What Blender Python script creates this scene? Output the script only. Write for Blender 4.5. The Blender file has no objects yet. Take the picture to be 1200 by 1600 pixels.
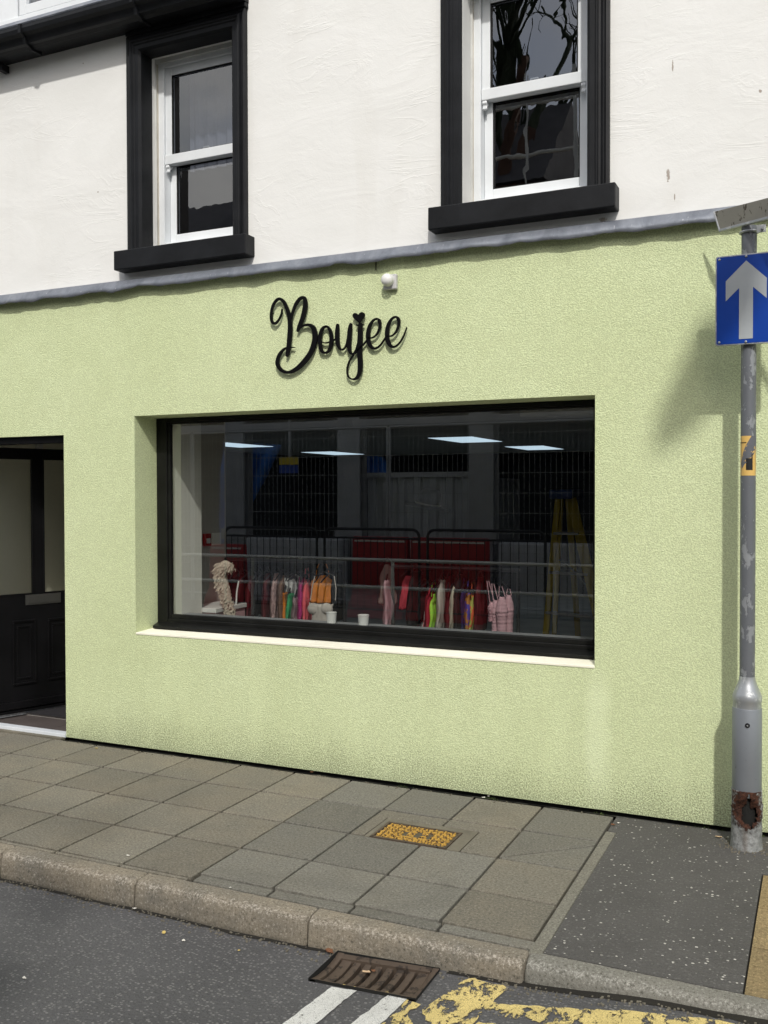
import bpy, bmesh, math, random
from mathutils import Vector, Matrix, noise
R = math.radians
random.seed(7)
S = bpy.context.scene
COL = S.collection

# ------------------------------------------------------------------ camera
CAM_POS = Vector((0.0, -5.04, 1.68))
YAW, PITCH, ROLL, FPX = 0.43295808, -0.01842421, -0.00242608, 1487.58
_f = Vector((-math.sin(YAW)*math.cos(PITCH), math.cos(YAW)*math.cos(PITCH), math.sin(PITCH)))
_r0 = Vector((math.cos(YAW), math.sin(YAW), 0)); _u0 = _r0.cross(_f)
_r = math.cos(ROLL)*_r0+math.sin(ROLL)*_u0; _u = -math.sin(ROLL)*_r0+math.cos(ROLL)*_u0
cam = bpy.data.cameras.new('camera'); camo = bpy.data.objects.new('camera', cam); COL.objects.link(camo)
M4 = Matrix((( _r.x,_u.x,-_f.x,CAM_POS.x),(_r.y,_u.y,-_f.y,CAM_POS.y),(_r.z,_u.z,-_f.z,CAM_POS.z),(0,0,0,1)))
camo.matrix_world = M4
cam.sensor_fit = 'HORIZONTAL'; cam.sensor_width = 36; cam.lens = 36*FPX/1200
cam.clip_start = 0.05; cam.clip_end = 2000
S.camera = camo

# ------------------------------------------------------------------ light
SUN_DIR = Vector((0.42, -1.0, 1.05)).normalized()
w = bpy.data.worlds.new('World'); S.world = w; w.use_nodes = True
nt = w.node_tree; nt.nodes.clear()
out = nt.nodes.new('ShaderNodeOutputWorld'); bg = nt.nodes.new('ShaderNodeBackground')
sky = nt.nodes.new('ShaderNodeTexSky'); sky.sky_type = 'NISHITA'; sky.sun_disc = False
sky.sun_elevation = math.asin(SUN_DIR.z); sky.sun_rotation = math.atan2(SUN_DIR.x, SUN_DIR.y)
sky.air_density = 1.2; sky.dust_density = 3.0; sky.ozone_density = 1.0
tc = nt.nodes.new('ShaderNodeTexCoord')
mp = nt.nodes.new('ShaderNodeMapping'); mp.inputs['Scale'].default_value = (1, 1, 2.4)
nz = nt.nodes.new('ShaderNodeTexNoise'); nz.inputs['Scale'].default_value = 2.2; nz.inputs['Detail'].default_value = 7; nz.inputs['Roughness'].default_value = .58
cr = nt.nodes.new('ShaderNodeValToRGB'); cr.color_ramp.elements[0].position = .36; cr.color_ramp.elements[1].position = .62
nz2 = nt.nodes.new('ShaderNodeTexNoise'); nz2.inputs['Scale'].default_value = 4.5; nz2.inputs['Detail'].default_value = 6
cr2 = nt.nodes.new('ShaderNodeValToRGB')
cr2.color_ramp.elements[0].position = .3; cr2.color_ramp.elements[0].color = (4.6, 4.7, 4.9, 1)
cr2.color_ramp.elements[1].position = .7; cr2.color_ramp.elements[1].color = (8.6, 8.5, 8.3, 1)
mx = nt.nodes.new('ShaderNodeMixRGB')
L = nt.links.new
L(tc.outputs['Generated'], mp.inputs['Vector']); L(mp.outputs[0], nz.inputs['Vector']); L(mp.outputs[0], nz2.inputs['Vector'])
L(nz.outputs['Fac'], cr.inputs['Fac']); L(nz2.outputs['Fac'], cr2.inputs['Fac'])
L(cr.outputs['Color'], mx.inputs['Fac']); L(sky.outputs['Color'], mx.inputs['Color1']); L(cr2.outputs['Color'], mx.inputs['Color2'])
L(mx.outputs['Color'], bg.inputs['Color']); bg.inputs['Strength'].default_value = 0.14
L(bg.outputs[0], out.inputs['Surface'])
sl = bpy.data.lights.new('sun', 'SUN'); sl.energy = 2.25; sl.angle = R(1.6); sl.color = (1.0, .965, .91)
so = bpy.data.objects.new('sun', sl); COL.objects.link(so); so.rotation_euler = SUN_DIR.to_track_quat('Z', 'Y').to_euler()
S.view_settings.view_transform = 'Standard'; S.view_settings.look = 'None'
S.view_settings.exposure = 0.25; S.view_settings.gamma = 1.0; S.view_settings.use_curve_mapping = False

# ------------------------------------------------------------------ measuring helpers: sight lines cut real planes
def ray(x, y): return _f + _r*((x-600)/FPX) - _u*((y-800)/FPX)
def W(x, y, p=0.0):            # on a plane parallel to the wall
    d = ray(x, y); return CAM_POS + d*((p-CAM_POS.y)/d.y)
def G(x, y, z=0.0):            # on a level plane
    d = ray(x, y); return CAM_POS + d*((z-CAM_POS.z)/d.z)
def MR(x, y, Y, g=.25):        # what the shop glass mirrors, on a plane across the street
    v = W(x, y, 2*g-Y); return Vector((v.x, Y, v.z))

# ------------------------------------------------------------------ materials
MATS = {}
class NB:
    def __init__(s, name):
        s.m = bpy.data.materials.new(name); s.m.use_nodes = True; s.t = s.m.node_tree; s.t.nodes.clear()
        s.out = s.t.nodes.new('ShaderNodeOutputMaterial')
    def n(s, typ, ins=None, **props):
        nd = s.t.nodes.new(typ)
        for k, v in props.items(): setattr(nd, k, v)
        for k, v in (ins or {}).items():
            if isinstance(v, bpy.types.NodeSocket): s.t.links.new(v, nd.inputs[k])
            else: nd.inputs[k].default_value = v
        return nd
    def pos(s): return s.n('ShaderNodeNewGeometry').outputs['Position']
    def obj(s): return s.n('ShaderNodeTexCoord').outputs['Object']
    def rnd(s): return s.n('ShaderNodeObjectInfo').outputs['Random']
    def scale(s, vec, sc): return s.n('ShaderNodeMapping', {'Vector': vec, 'Scale': sc}).outputs[0]
    def noise(s, vec, sc, det=4, rough=.55, dist=0):
        return s.n('ShaderNodeTexNoise', {'Vector': vec, 'Scale': sc, 'Detail': det, 'Roughness': rough, 'Distortion': dist}).outputs['Fac']
    def vor(s, vec, sc, feat='F1', out='Distance'):
        return s.n('ShaderNodeTexVoronoi', {'Vector': vec, 'Scale': sc}, feature=feat).outputs[out]
    def ramp(s, fac, stops):
        nd = s.n('ShaderNodeValToRGB', {'Fac': fac}); e = nd.color_ramp.elements
        while len(e) < len(stops): e.new(.5)
        for el, (p, c) in zip(e, stops):
            el.position = p; el.color = (c, c, c, 1) if isinstance(c, (int, float)) else (*c, 1)
        return nd.outputs['Color']
    def mr(s, v, a, b, c=0, d=1):
        return s.n('ShaderNodeMapRange', {'Value': v, 'From Min': a, 'From Max': b, 'To Min': c, 'To Max': d}).outputs[0]
    def mix(s, fac, a, b, mode='MIX'):
        a = (*a, 1) if isinstance(a, tuple) else a; b = (*b, 1) if isinstance(b, tuple) else b
        return s.n('ShaderNodeMixRGB', {'Fac': fac, 'Color1': a, 'Color2': b}, blend_type=mode).outputs[0]
    def math(s, op, a, b=0.0):
        return s.n('ShaderNodeMath', {0: a, 1: b}, operation=op).outputs[0]
    def xyz(s, v): return s.n('ShaderNodeSeparateXYZ', {0: v}).outputs
    def bump(s, h, dist, strength=1.0, nrm=None):
        ins = {'Height': h, 'Distance': dist, 'Strength': strength}
        if nrm is not None: ins['Normal'] = nrm
        return s.n('ShaderNodeBump', ins).outputs[0]
    def fin(s, col, rough=.7, metal=0.0, nrm=None, spec=.4, **kw):
        ins = {'Base Color': (*col, 1) if isinstance(col, tuple) else col, 'Roughness': rough, 'Metallic': metal, 'Specular IOR Level': spec}
        if nrm is not None: ins['Normal'] = nrm
        ins.update(kw)
        p = s.n('ShaderNodeBsdfPrincipled', ins)
        s.t.links.new(p.outputs[0], s.out.inputs['Surface']); return s.m

def simple(name, col, rough=.6, metal=0.0, var=.12, bs=60, bd=.0005, spec=.4):
    b = NB(name); p = b.obj(); n = b.noise(p, bs, 5, .6); n2 = b.noise(p, 3.5, 4)
    c = b.mix(b.mr(n2, .3, .7), tuple(x*(1-var) for x in col), tuple(min(1, x*(1+var)) for x in col))
    c = b.mix(b.mr(n, .55, .75, 0, var*1.6), c, tuple(x*.55 for x in col))
    MATS[name] = b.fin(c, rough, metal, b.bump(n, bd), spec)
    return MATS[name]

# green textured render
b = NB('green_render'); p = b.pos(); z = b.xyz(p)[2]; x = b.xyz(p)[0]
big = b.noise(p, 1.1, 5, .6); med = b.noise(p, 9, 5, .6)
g1 = b.noise(p, 120, 3, .62, .3); g2 = b.vor(p, 150)
grain = b.math('ADD', g1, b.math('MULTIPLY', g2, .55))
col = b.mix(b.mr(big, .3, .7), (.640, .715, .425), (.700, .775, .485))
col = b.mix(b.mr(med, .45, .75, 0, .3), col, (.58, .63, .37))
col = b.mix(b.mr(grain, .92, .62, 0, .52), col, (.36, .41, .22))
# low dirt splash, speckled into the pits of the render, with its own uneven upper edge
dz = b.math('ADD', z, b.math('MULTIPLY', b.math('SUBTRACT', b.noise(b.scale(p, (1, 1, .6)), 2.0, 5, .65), .5), .32))
low = b.mr(dz, .42, -.08, 0, 1)
fleck = b.mr(b.math('ADD', b.noise(p, 130, 3, .6), b.math('MULTIPLY', low, .26)), .64, .74, 0, 1)
drt = b.math('MULTIPLY', fleck, b.mr(low, 0, .5))
col = b.mix(b.math('MULTIPLY', drt, .58), col, (.12, .13, .085))
col = b.mix(b.math('MULTIPLY', low, .10), col, (.36, .40, .22))
# runs under the right end of the sill
xs = b.xyz(p)[0]
pale = b.math('MULTIPLY', b.mr(b.math('ABSOLUTE', b.math('ADD', b.math('ADD', xs, 1.04), b.math('MULTIPLY', b.noise(p, 5, 4), .08))), .085, .03), b.mr(z, .80, .62))
pale = b.math('MULTIPLY', pale, b.mr(z, .06, .25, .25, 1))
col = b.mix(b.math('MULTIPLY', pale, .42), col, (.76, .84, .56))
run = b.math('MULTIPLY', b.mr(b.noise(b.scale(p, (1, 1, .12)), 7, 3, .5), .5, .72), b.math('MULTIPLY', b.mr(z, .78, .70), b.mr(z, -.1, .5, .5, 1)))
col = b.mix(b.math('MULTIPLY', run, .30), col, (.70, .78, .47))
# damp grime under the sill and beside the pole
gr = b.math('MULTIPLY', b.mr(b.noise(p, 6, 5, .65), .45, .75), b.mr(b.noise(p, 120, 2), .5, .7))
col = b.mix(b.math('MULTIPLY', gr, .35), col, (.30, .34, .19))
MATS['green'] = b.fin(col, .92, 0, b.bump(grain, .0032, 1.0), .2)

# cream upper render
UW_ = .035
b = NB('cream_plaster'); p = b.pos(); ps = b.scale(p, (.55, .55, 1.3))
l1 = b.noise(ps, 2.6, 5, .55, 1.2); l2 = b.noise(p, 14, 5, .65, .8); l3 = b.noise(p, 90, 3, .6)
rid = b.math('ABSOLUTE', b.math('SUBTRACT', b.noise(b.scale(p, (.8, .8, 2.6)), 2.1, 6, .6, 1.5), .5))
rdg = b.mr(rid, 0, .035, 1, 0)
hgt = b.math('ADD', b.math('ADD', b.math('MULTIPLY', l1, 1.4), b.math('MULTIPLY', l2, .5)), b.math('ADD', b.math('MULTIPLY', l3, .14), b.math('MULTIPLY', rdg, b.math('MULTIPLY', b.mr(b.noise(p, 1.7, 3), .45, .62), .30))))
col = b.mix(b.mr(l1, .3, .7), (.75, .752, .728), (.80, .803, .782))
col = b.mix(b.mr(b.noise(b.scale(p, (1, 1, .2)), 5, 4), .55, .8, 0, .3), col, (.66, .645, .60))
sp = b.math('MULTIPLY', b.mr(b.vor(b.scale(p, (1, 1, .45)), 2.3), .035, .02), b.mr(b.noise(p, 40, 3), .45, .6))
col = b.mix(sp, col, (.20, .15, .11))
xx_, zz_ = b.xyz(p)[0], b.xyz(p)[2]
for (mx_, mz_, sx_, sz_) in ((W(1044, 274, UW_).x, W(1044, 274, UW_).z, .010, .042), (W(1051, 104, UW_).x, W(1051, 104, UW_).z, .005, .035), (W(1188, 142, UW_).x, W(1188, 142, UW_).z, .008, .010), (W(942, 343, UW_).x, W(942, 343, UW_).z, .022, .014), (W(1054, 308, UW_).x, W(1054, 308, UW_).z, .004, .022), (W(130, 99, UW_).x, W(130, 99, UW_).z, .007, .007), (W(153, 300, UW_).x, W(153, 300, UW_).z, .008, .005)):
    ddx = b.math('DIVIDE', b.math('ADD', xx_, -mx_), sx_); ddz = b.math('DIVIDE', b.math('ADD', zz_, -mz_), sz_)
    dd_ = b.math('ADD', b.math('ADD', b.math('MULTIPLY', ddx, ddx), b.math('MULTIPLY', ddz, ddz)), b.math('MULTIPLY', b.math('SUBTRACT', b.noise(p, 70, 4, .7), .5), 3.2))
    col = b.mix(b.mr(dd_, .9, .45, 0, .75), col, (.23, .17, .12))
MATS['cream'] = b.fin(col, .8, 0, b.bump(hgt, .0050, .5), .3)

# painted black stone / wood
def painted_black(name, c=(.0062, .0068, .008), rough=.5, bd=.0012):
    b = NB(name); p = b.pos(); n = b.noise(b.scale(p, (1, 1, .5)), 35, 5, .65); n2 = b.noise(p, 5, 5, .6)
    cc = b.mix(b.mr(n2, .35, .75), c, tuple(k*2.1 for k in c))
    sc = b.mr(b.noise(p, 28, 6, .7), .70, .78, 0, .5)
    cc = b.mix(sc, cc, (.04, .04, .04))
    MATS[name] = b.fin(cc, rough, 0, b.bump(n, bd), .22)
painted_black('black_paint'); painted_black('black_frame', (.006, .0062, .0058), .4, .0003)
painted_black('door_black', (.004, .004, .0045), .3, .0003)
simple('sign_black', (.003, .003, .0035), .5, 0, .1, 40, .0001, .12)
simple('upvc', (.74, .77, .79), .35, 0, .05, 30, .0002)
simple('upvc_dirty', (.55, .56, .54), .5, 0, .16, 30, .0004)
simple('dead_plaster', (.62, .58, .50), .85, 0, .2, 40, .002)

# lead
b = NB('lead'); p = b.pos()
n = b.noise(b.scale(p, (1, 1, .3)), 9, 6, .65, .6); s1 = b.noise(b.scale(p, (1, 1, .15)), 60, 4, .6)
col = b.mix(b.mr(n, .35, .7), (.145, .16, .19), (.25, .27, .305))
col = b.mix(b.mr(s1, .66, .74, 0, .6), col, (.55, .56, .58))
MATS['lead'] = b.fin(col, .52, .35, b.bump(b.noise(p, 22, 5, .6), .004), .5)

# paving
def slab_mat(name, c1, c2, c3):
    b = NB(name); p = b.pos(); r = b.rnd()
    f = b.noise(p, 90, 6, .88); f2 = b.vor(p, 210); m_ = b.noise(p, 3.2, 6, .62); m2 = b.noise(p, 17, 5, .7)
    col = b.mix(b.mr(r, 0, 1), c1, c2)
    col = b.mix(b.mr(m_, .42, .66, 0, .75), col, c3)
    col = b.mix(b.mr(m2, .5, .75, 0, .30), col, tuple(k*.6 for k in c1))
    col = b.mix(b.mr(f, .53, .64, 0, .75), col, tuple(min(1, k*2.0) for k in c2))
    col = b.mix(b.mr(f, .48, .37, 0, .8), col, tuple(k*.3 for k in c1))
    vg = b.n('ShaderNodeTexVoronoi', {'Vector': p, 'Scale': 7.0}); gum = b.math('MULTIPLY', b.mr(b.math('ADD', vg.outputs['Distance'], b.math('MULTIPLY', b.noise(p, 60, 2), .05)), .105, .08), b.mr(b.xyz(vg.outputs['Color'])[0], .72, .74))
    col = b.mix(b.math('MULTIPLY', gum, .45), col, tuple(k*.45 for k in c1))
    col = b.mix(b.mr(b.noise(p, 1.6, 5, .7, 1.0), .55, .68, 0, .28), col, tuple(k*.55 for k in c1))
    tint = b.mix(1.0, col, b.ramp(b.math('FRACT', b.math('MULTIPLY', r, 7.3)), [(0, .88), (1, 1.10)]), 'MULTIPLY')
    MATS[name] = b.fin(tint, .9, 0, b.bump(b.math('ADD', f, b.math('MULTIPLY', m2, .4)), .0030), .25)
slab_mat('slab_warm', (.172, .160, .130), (.192, .178, .144), (.218, .192, .146))
slab_mat('slab_grey', (.158, .152, .130), (.178, .171, .147), (.182, .170, .138))
slab_mat('concrete_strip', (.20, .192, .160), (.225, .215, .18), (.17, .16, .13))
slab_mat('buff_tactile', (.27, .20, .10), (.29, .22, .115), (.20, .155, .085))
# kerb
def kerb_mat(name, top, face, lite):
    b = NB(name); p = b.pos(); z = b.xyz(p)[2]; r = b.rnd()
    f = b.noise(p, 95, 5, .85); m_ = b.noise(p, 5, 6, .65); vv = b.vor(p, 170, out='Color')
    col = b.mix(b.mr(m_, .35, .7), face, top)
    edge = b.math('MULTIPLY', b.mr(z, -.034, -.012), b.mr(z, -.002, -.010, .15, 1))
    wear = b.math('MULTIPLY', b.mr(b.math('ADD', f, b.math('MULTIPLY', edge, .06)), .57, .64), 1.0)
    col = b.mix(b.math('MULTIPLY', wear, .75), col, lite)
    col = b.mix(b.mr(f, .47, .36, 0, .85), col, (.045, .040, .032))
    soil = b.mr(b.math('ADD', z, b.math('MULTIPLY', b.noise(p, 12, 4), .03)), -.085, -.105, 0, .55)
    col = b.mix(soil, col, (.06, .055, .045))
    MATS[name] = b.fin(col, .88, 0, b.bump(b.math('ADD', f, b.math('MULTIPLY', m_, .8)), .0035), .25)
kerb_mat('kerb_warm', (.165, .152, .126), (.255, .220, .165), (.50, .46, .40))
kerb_mat('kerb_grey', (.185, .180, .155), (.20, .193, .165), (.42, .41, .37))
# asphalt
def asphalt(name, c, chip, dens, white=False, wsc=62):
    b = NB(name); p = b.pos()
    v = b.n('ShaderNodeTexVoronoi', {'Vector': b.scale(p, (1, 1.3, 1)), 'Scale': 70.0}); cc = b.xyz(v.outputs['Color'])
    n = b.noise(p, 150, 4, .8); m_ = b.noise(p, 2.2, 5, .6)
    col = b.mix(b.mr(m_, .3, .7), tuple(k*.85 for k in c), tuple(k*1.15 for k in c))
    ch = b.math('MULTIPLY', b.mr(cc[0], dens, dens+.06), b.mr(v.outputs['Distance'], .48, .30))
    col = b.mix(b.math('MULTIPLY', ch, .9), col, chip)
    col = b.mix(b.mr(n, .5, .68, 0, .8), col, tuple(k*.35 for k in c))
    h = b.math('SUBTRACT', n, b.math('MULTIPLY', v.outputs['Distance'], .9))
    if white:
        v2 = b.n('ShaderNodeTexVoronoi', {'Vector': b.scale(p, (1.0, 1.15, 1)), 'Scale': float(wsc), 'Randomness': 1.0}); c2 = b.xyz(v2.outputs['Color'])
        shape = b.math('ADD', v2.outputs['Distance'], b.math('MULTIPLY', b.noise(p, 220, 2), .3))
        dn = b.math('ADD', c2[0], b.math('MULTIPLY', b.math('SUBTRACT', b.noise(p, 4.5, 3), .5), .45))
        w_ = b.math('MULTIPLY', b.mr(dn, .60, .63), b.mr(shape, b.math('ADD', .20, b.math('MULTIPLY', c2[1], .24)), b.math('ADD', .16, b.math('MULTIPLY', c2[1], .24))) )
        col = b.mix(w_, col, (.56, .54, .50))
        h = b.math('ADD', h, b.math('MULTIPLY', w_, .6))
    b_ = b.bump(h, .0035)
    MATS[name] = b.fin(col, .82, 0, b_, .35)
asphalt('road_asphalt', (.094, .093, .094), (.20, .196, .19), .55)
asphalt('path_asphalt', (.092, .088, .085), (.14, .135, .13), .65, True, 46)
simple('joint_dirt', (.017, .015, .011), .95, 0, .35, 120, .003)
simple('gap_black', (.010, .010, .009), .9, 0, .3, 60, .002)
simple('cement', (.16, .145, .11), .95, 0, .3, 70, .006)
# worn road paint
def road_paint(name, c, thr):
    b = NB(name); p = b.pos(); n = b.noise(b.scale(p, (1, .6, 1)), 17, 8, .78, .25); crk = b.vor(b.n('ShaderNodeVectorMath', {0: p, 1: b.n('ShaderNodeTexNoise', {'Vector': p, 'Scale': 20.0}).outputs['Color']}, operation='ADD').outputs[0], 16, 'DISTANCE_TO_EDGE')
    worn = b.math('MAXIMUM', b.mr(n, thr, thr+.015), b.mr(crk, .022, .010, 0, .95))
    fine = b.noise(p, 190, 3, .7)
    col = b.mix(b.mr(b.noise(p, 6, 4), .3, .7), tuple(k*.82 for k in c), c)
    col = b.mix(b.mr(fine, .56, .7, 0, .45), col, tuple(k*.5 for k in c))
    bs = b.n('ShaderNodeBsdfPrincipled', {'Base Color': col, 'Roughness': .7, 'Normal': b.bump(b.math('SUBTRACT', fine, worn), .003)})
    tr = b.n('ShaderNodeBsdfTransparent')
    ms = b.n('ShaderNodeMixShader', {0: worn, 1: bs.outputs[0], 2: tr.outputs[0]})
    b.t.links.new(ms.outputs[0], b.out.inputs['Surface']); MATS[name] = b.m
road_paint('white_paint', (.76, .76, .72), .64); road_paint('yellow_paint', (.78, .62, .24), .515)
# metals
def worn_metal(name, c, worn, thr, rough=.5, metal=.3, bd=.0012, sc=14):
    b = NB(name); p = b.pos(); n = b.noise(b.scale(p, (1, 1, .55)), sc, 7, .7, .3); f = b.noise(p, 60, 5, .65)
    col = b.mix(b.mr(b.noise(p, 3, 4), .3, .7), tuple(k*.9 for k in c), tuple(k*1.1 for k in c))
    w_ = b.mr(n, thr, thr+.015); col = b.mix(w_, col, worn)
    col = b.mix(b.mr(f, .62, .72, 0, .35), col, tuple(k*.5 for k in c))
    MATS[name] = b.fin(col, rough, metal, b.bump(b.math('SUBTRACT', b.math('MULTIPLY', f, .4), w_), bd), .45)
worn_metal('pole_paint', (.135, .145, .16), (.26, .275, .29), .545, .5, .2, .0012, 20)
worn_metal('sleeve_paint', (.215, .235, .26), (.12, .13, .145), .655, .45, .25, .0008, 26)
worn_metal('galv', (.36, .38, .40), (.52, .54, .55), .55, .42, .55, .0005, 20)
worn_metal('nameplate_back', (.33, .315, .285), (.085, .07, .055), .57, .6, .35, .0008, 30)
worn_metal('iron', (.115, .086, .064), (.055, .043, .034), .56, .62, .35, .0016, 26)
worn_metal('cover_yellow', (.56, .33, .065), (.085, .05, .03), .535, .7, .1, .0010, 60)
worn_metal('cover_base', (.095, .082, .055), (.20, .13, .04), .60, .8, .1, .0010, 60)
# rusty base of the post: concrete-grey zinc with rust round the hole
b = NB('rusty_base'); p = b.obj(); n = b.noise(p, 38, 7, .72); s3 = b.xyz(p)
dx = b.math('SUBTRACT', s3[0], .004); dz = b.math('SUBTRACT', s3[2], .185); dz = b.math('MINIMUM', dz, b.math('MULTIPLY', dz, .55))
dist = b.math('SQRT', b.math('ADD', b.math('MULTIPLY', dx, dx), b.math('MULTIPLY', b.math('MULTIPLY', dz, dz), .62)))
rust = b.mr(b.math('ADD', dist, b.math('MULTIPLY', b.math('SUBTRACT', n, .5), .10)), .070, .060)
drip = b.math('MULTIPLY', b.mr(b.math('ABSOLUTE', b.math('ADD', dx, b.math('MULTIPLY', n, .01))), .018, .004), b.mr(s3[2], .0, .13, .5, .9))
col = b.mix(b.mr(n, .4, .62), (.16, .165, .16), (.31, .32, .315))
col = b.mix(b.mr(b.noise(p, 90, 4), .6, .7, 0, .6), col, (.06, .065, .06))
col = b.mix(b.math('MULTIPLY', drip, .45), col, (.12, .07, .04))
col = b.mix(rust, col, b.mix(b.mr(b.noise(p, 70, 5), .35, .65), (.020, .009, .006), (.075, .028, .015)))
MATS['rusty_base'] = b.fin(col, .85, 0, b.bump(b.math('ADD', n, b.math('MULTIPLY', rust, b.noise(p, 110, 4))), .006), .3)
simple('rust_dark', (.06, .024, .013), .95, 0, .4, 80, .003)
simple('sign_blue', (.004, .045, .30), .30, 0, .08, 20, .0001)
b = NB('sign_arrow_grey'); p = b.obj(); n = b.noise(p, 6, 5, .6)
MATS['arrow'] = b.fin(b.mix(b.mr(n, .3, .7), (.33, .36, .385), (.40, .43, .445)), .4, 0, None, .5)
simple('sticker_yellow', (.68, .44, .13), .5, 0, .1); simple('sticker_black', (.012, .012, .012), .5)
simple('sticker_grey', (.12, .125, .14), .55, 0, .1); simple('lamp_plastic', (.50, .50, .50), .45, 0, .08)
simple('chrome', (.22, .22, .21), .3, .9, .1, 20, .0001)
simple('threshold_alu', (.72, .76, .80), .4, .1, .06); simple('hall_tile', (.085, .072, .068), .5, 0, .2)
simple('hall_wall', (.80, .78, .69), .85, 0, .04); simple('hall_trim', (.72, .73, .73), .5, 0, .04)
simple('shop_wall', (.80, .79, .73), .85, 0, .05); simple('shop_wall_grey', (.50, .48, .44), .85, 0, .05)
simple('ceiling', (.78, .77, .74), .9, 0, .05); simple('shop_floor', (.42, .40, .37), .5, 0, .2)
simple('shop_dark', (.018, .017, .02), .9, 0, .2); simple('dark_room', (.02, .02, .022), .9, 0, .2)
simple('roof_slate', (.08, .08, .09), .8, 0, .2)
simple('alarm_red', (.40, .015, .015), .4); simple('plastic_white', (.72, .72, .70), .4, 0, .04)
simple('box_pink', (.62, .36, .38), .5, 0, .06); simple('sticker_green', (.02, .05, .035), .5)
simple('hanger_black', (.012, .012, .014), .4); simple('rail_chrome', (.10, .10, .105), .3, .8, .05, 20, .0001)
simple('ladder_yellow', (.62, .47, .04), .5, 0, .1); simple('ladder_blue', (.02, .06, .22), .5); simple('ladder_alu', (.42, .43, .44), .4, .6)
simple('hat_black', (.015, .015, .017), .9); simple('leaf_brown', (.17, .075, .035), .8, 0, .3); simple('leaf_pale', (.50, .36, .22), .8, 0, .3)
simple('leaf_yellow', (.55, .42, .14), .8, 0, .3)
simple('paper_bit', (.62, .60, .54), .9); simple('weed_green', (.06, .085, .025), .9, 0, .3)
simple('steel_grey', (.32, .33, .35), .55, .2, .12, 10, .001); simple('container_grey', (.46, .48, .51), .6, .1, .12, 8, .001)
simple('tarp_blue', (.03, .19, .70), .6, 0, .2, 8, .004); simple('plastic_red', (.34, .014, .018), .5, 0, .12)
simple('tube_dark', (.022, .023, .026), .4, .3); simple('tube_pale', (.60, .60, .58), .45, .2); simple('wire', (.34, .35, .36), .45, .5)
simple('site_dark', (.015, .016, .018), .95); simple('brick_far', (.13, .075, .055), .9, 0, .25, 12, .004)
simple('stone_far', (.20, .185, .16), .9, 0, .2, 10, .004); simple('hill_green', (.030, .042, .022), 1, 0, .4, .3, .2)
simple('opp_paving', (.15, .145, .12), .9, 0, .2, 60, .001); simple('ground_far', (.10, .10, .09), .95, 0, .2)
simple('board_yellow', (.55, .42, .03), .6); simple('board_blue', (.02, .06, .30), .6)
simple('curtain', (.25, .26, .30), .9, 0, .15)
def cloth(name, c, stripe=None):
    b = NB('cloth_'+name); p = b.obj(); n = b.noise(b.scale(p, (1, 1, .4)), 30, 4)
    col = b.mix(b.mr(n, .35, .7), tuple(k*.75 for k in c), c)
    if stripe:
        s_ = b.mr(b.noise(b.scale(p, (1, 1, .8)), stripe[0], 2), .5, .54); col = b.mix(s_, col, stripe[1])
    MATS['cloth_'+name] = b.fin(col, .9, 0, b.bump(n, .003), .15)
for nme, c, s_ in [('rose', (.52, .36, .35), (45, (.30, .20, .20))), ('brown', (.20, .12, .09), None), ('orange', (.85, .30, .06), None),
    ('rust', (.62, .20, .03), None), ('green', (.06, .36, .15), None), ('white', (.66, .66, .66), (14, (.05, .045, .06))), ('mauve', (.34, .24, .26), None),
    ('magenta', (.42, .03, .18), None), ('coral', (.80, .13, .16), None), ('maroon', (.10, .015, .02), None), ('beige', (.50, .46, .42), None),
    ('red', (.40, .03, .05), None), ('redblouse', (.55, .07, .10), None), ('redwhite', (.62, .57, .56), (18, (.50, .03, .06))), ('lime', (.38, .72, .08), None), ('navy', (.03, .03, .12), None),
    ('rainbow', (.45, .20, .05), (22, (.08, .07, .35))), ('yellowlime', (.38, .42, .10), (22, (.6, .12, .05))), ('pink', (.62, .38, .43), None), ('black', (.02, .02, .022), None), ('taupe', (.25, .20, .19), None), ('cream', (.60, .55, .44), None)]:
    cloth(nme, c, s_)
# feather
b = NB('feather'); p = b.obj(); n = b.noise(b.scale(p, (3, 3, 1)), 60, 4)
MATS['feather'] = b.fin(b.mix(b.mr(n, .35, .65), (.36, .30, .24), (.62, .55, .46)), .9)
# LED
b = NB('led'); e = b.n('ShaderNodeEmission', {'Color': (.66, .84, 1, 1), 'Strength': .9}); b.t.links.new(e.outputs[0], b.out.inputs['Surface']); MATS['led'] = b.m
# glass sheets
def glass(name, tint, ior, bump_s, bump_d):
    b = NB(name); p = b.pos(); gn = b.n('ShaderNodeNewGeometry').outputs
    ci = b.math('ABSOLUTE', b.n('ShaderNodeVectorMath', {0: gn['Normal'], 1: gn['Incoming']}, operation='DOT_PRODUCT').outputs['Value'])
    sch = b.math('POWER', b.math('SUBTRACT', 1.0, ci), 5.0); r0 = ior
    fres = b.math('ADD', b.math('MULTIPLY', sch, 1-r0), r0)      # Schlick, the same from either side of the sheet
    gl = b.n('ShaderNodeBsdfGlossy', {'Roughness': .0, 'Color': (1, 1, 1, 1)})
    if bump_d: 
        nn = b.bump(b.noise(b.scale(p, (1, 1, .6)), bump_s, 3, .5, .6), bump_d, 1.0); b.t.links.new(nn, gl.inputs['Normal'])
    tr = b.n('ShaderNodeBsdfTransparent', {'Color': (*tint, 1)})
    fac = fres
    ms = b.n('ShaderNodeMixShader', {0: fac, 1: tr.outputs[0], 2: gl.outputs[0]})
    b.t.links.new(ms.outputs[0], b.out.inputs['Surface']); MATS[name] = b.m
glass('shop_glass', (.82, .84, .82), .15, 1.2, .0)
glass('house_glass', (.55, .57, .6), .14, 2.4, .0011)
glass('door_glass', (.95, .96, .93), .04, 3, 0)

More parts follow.
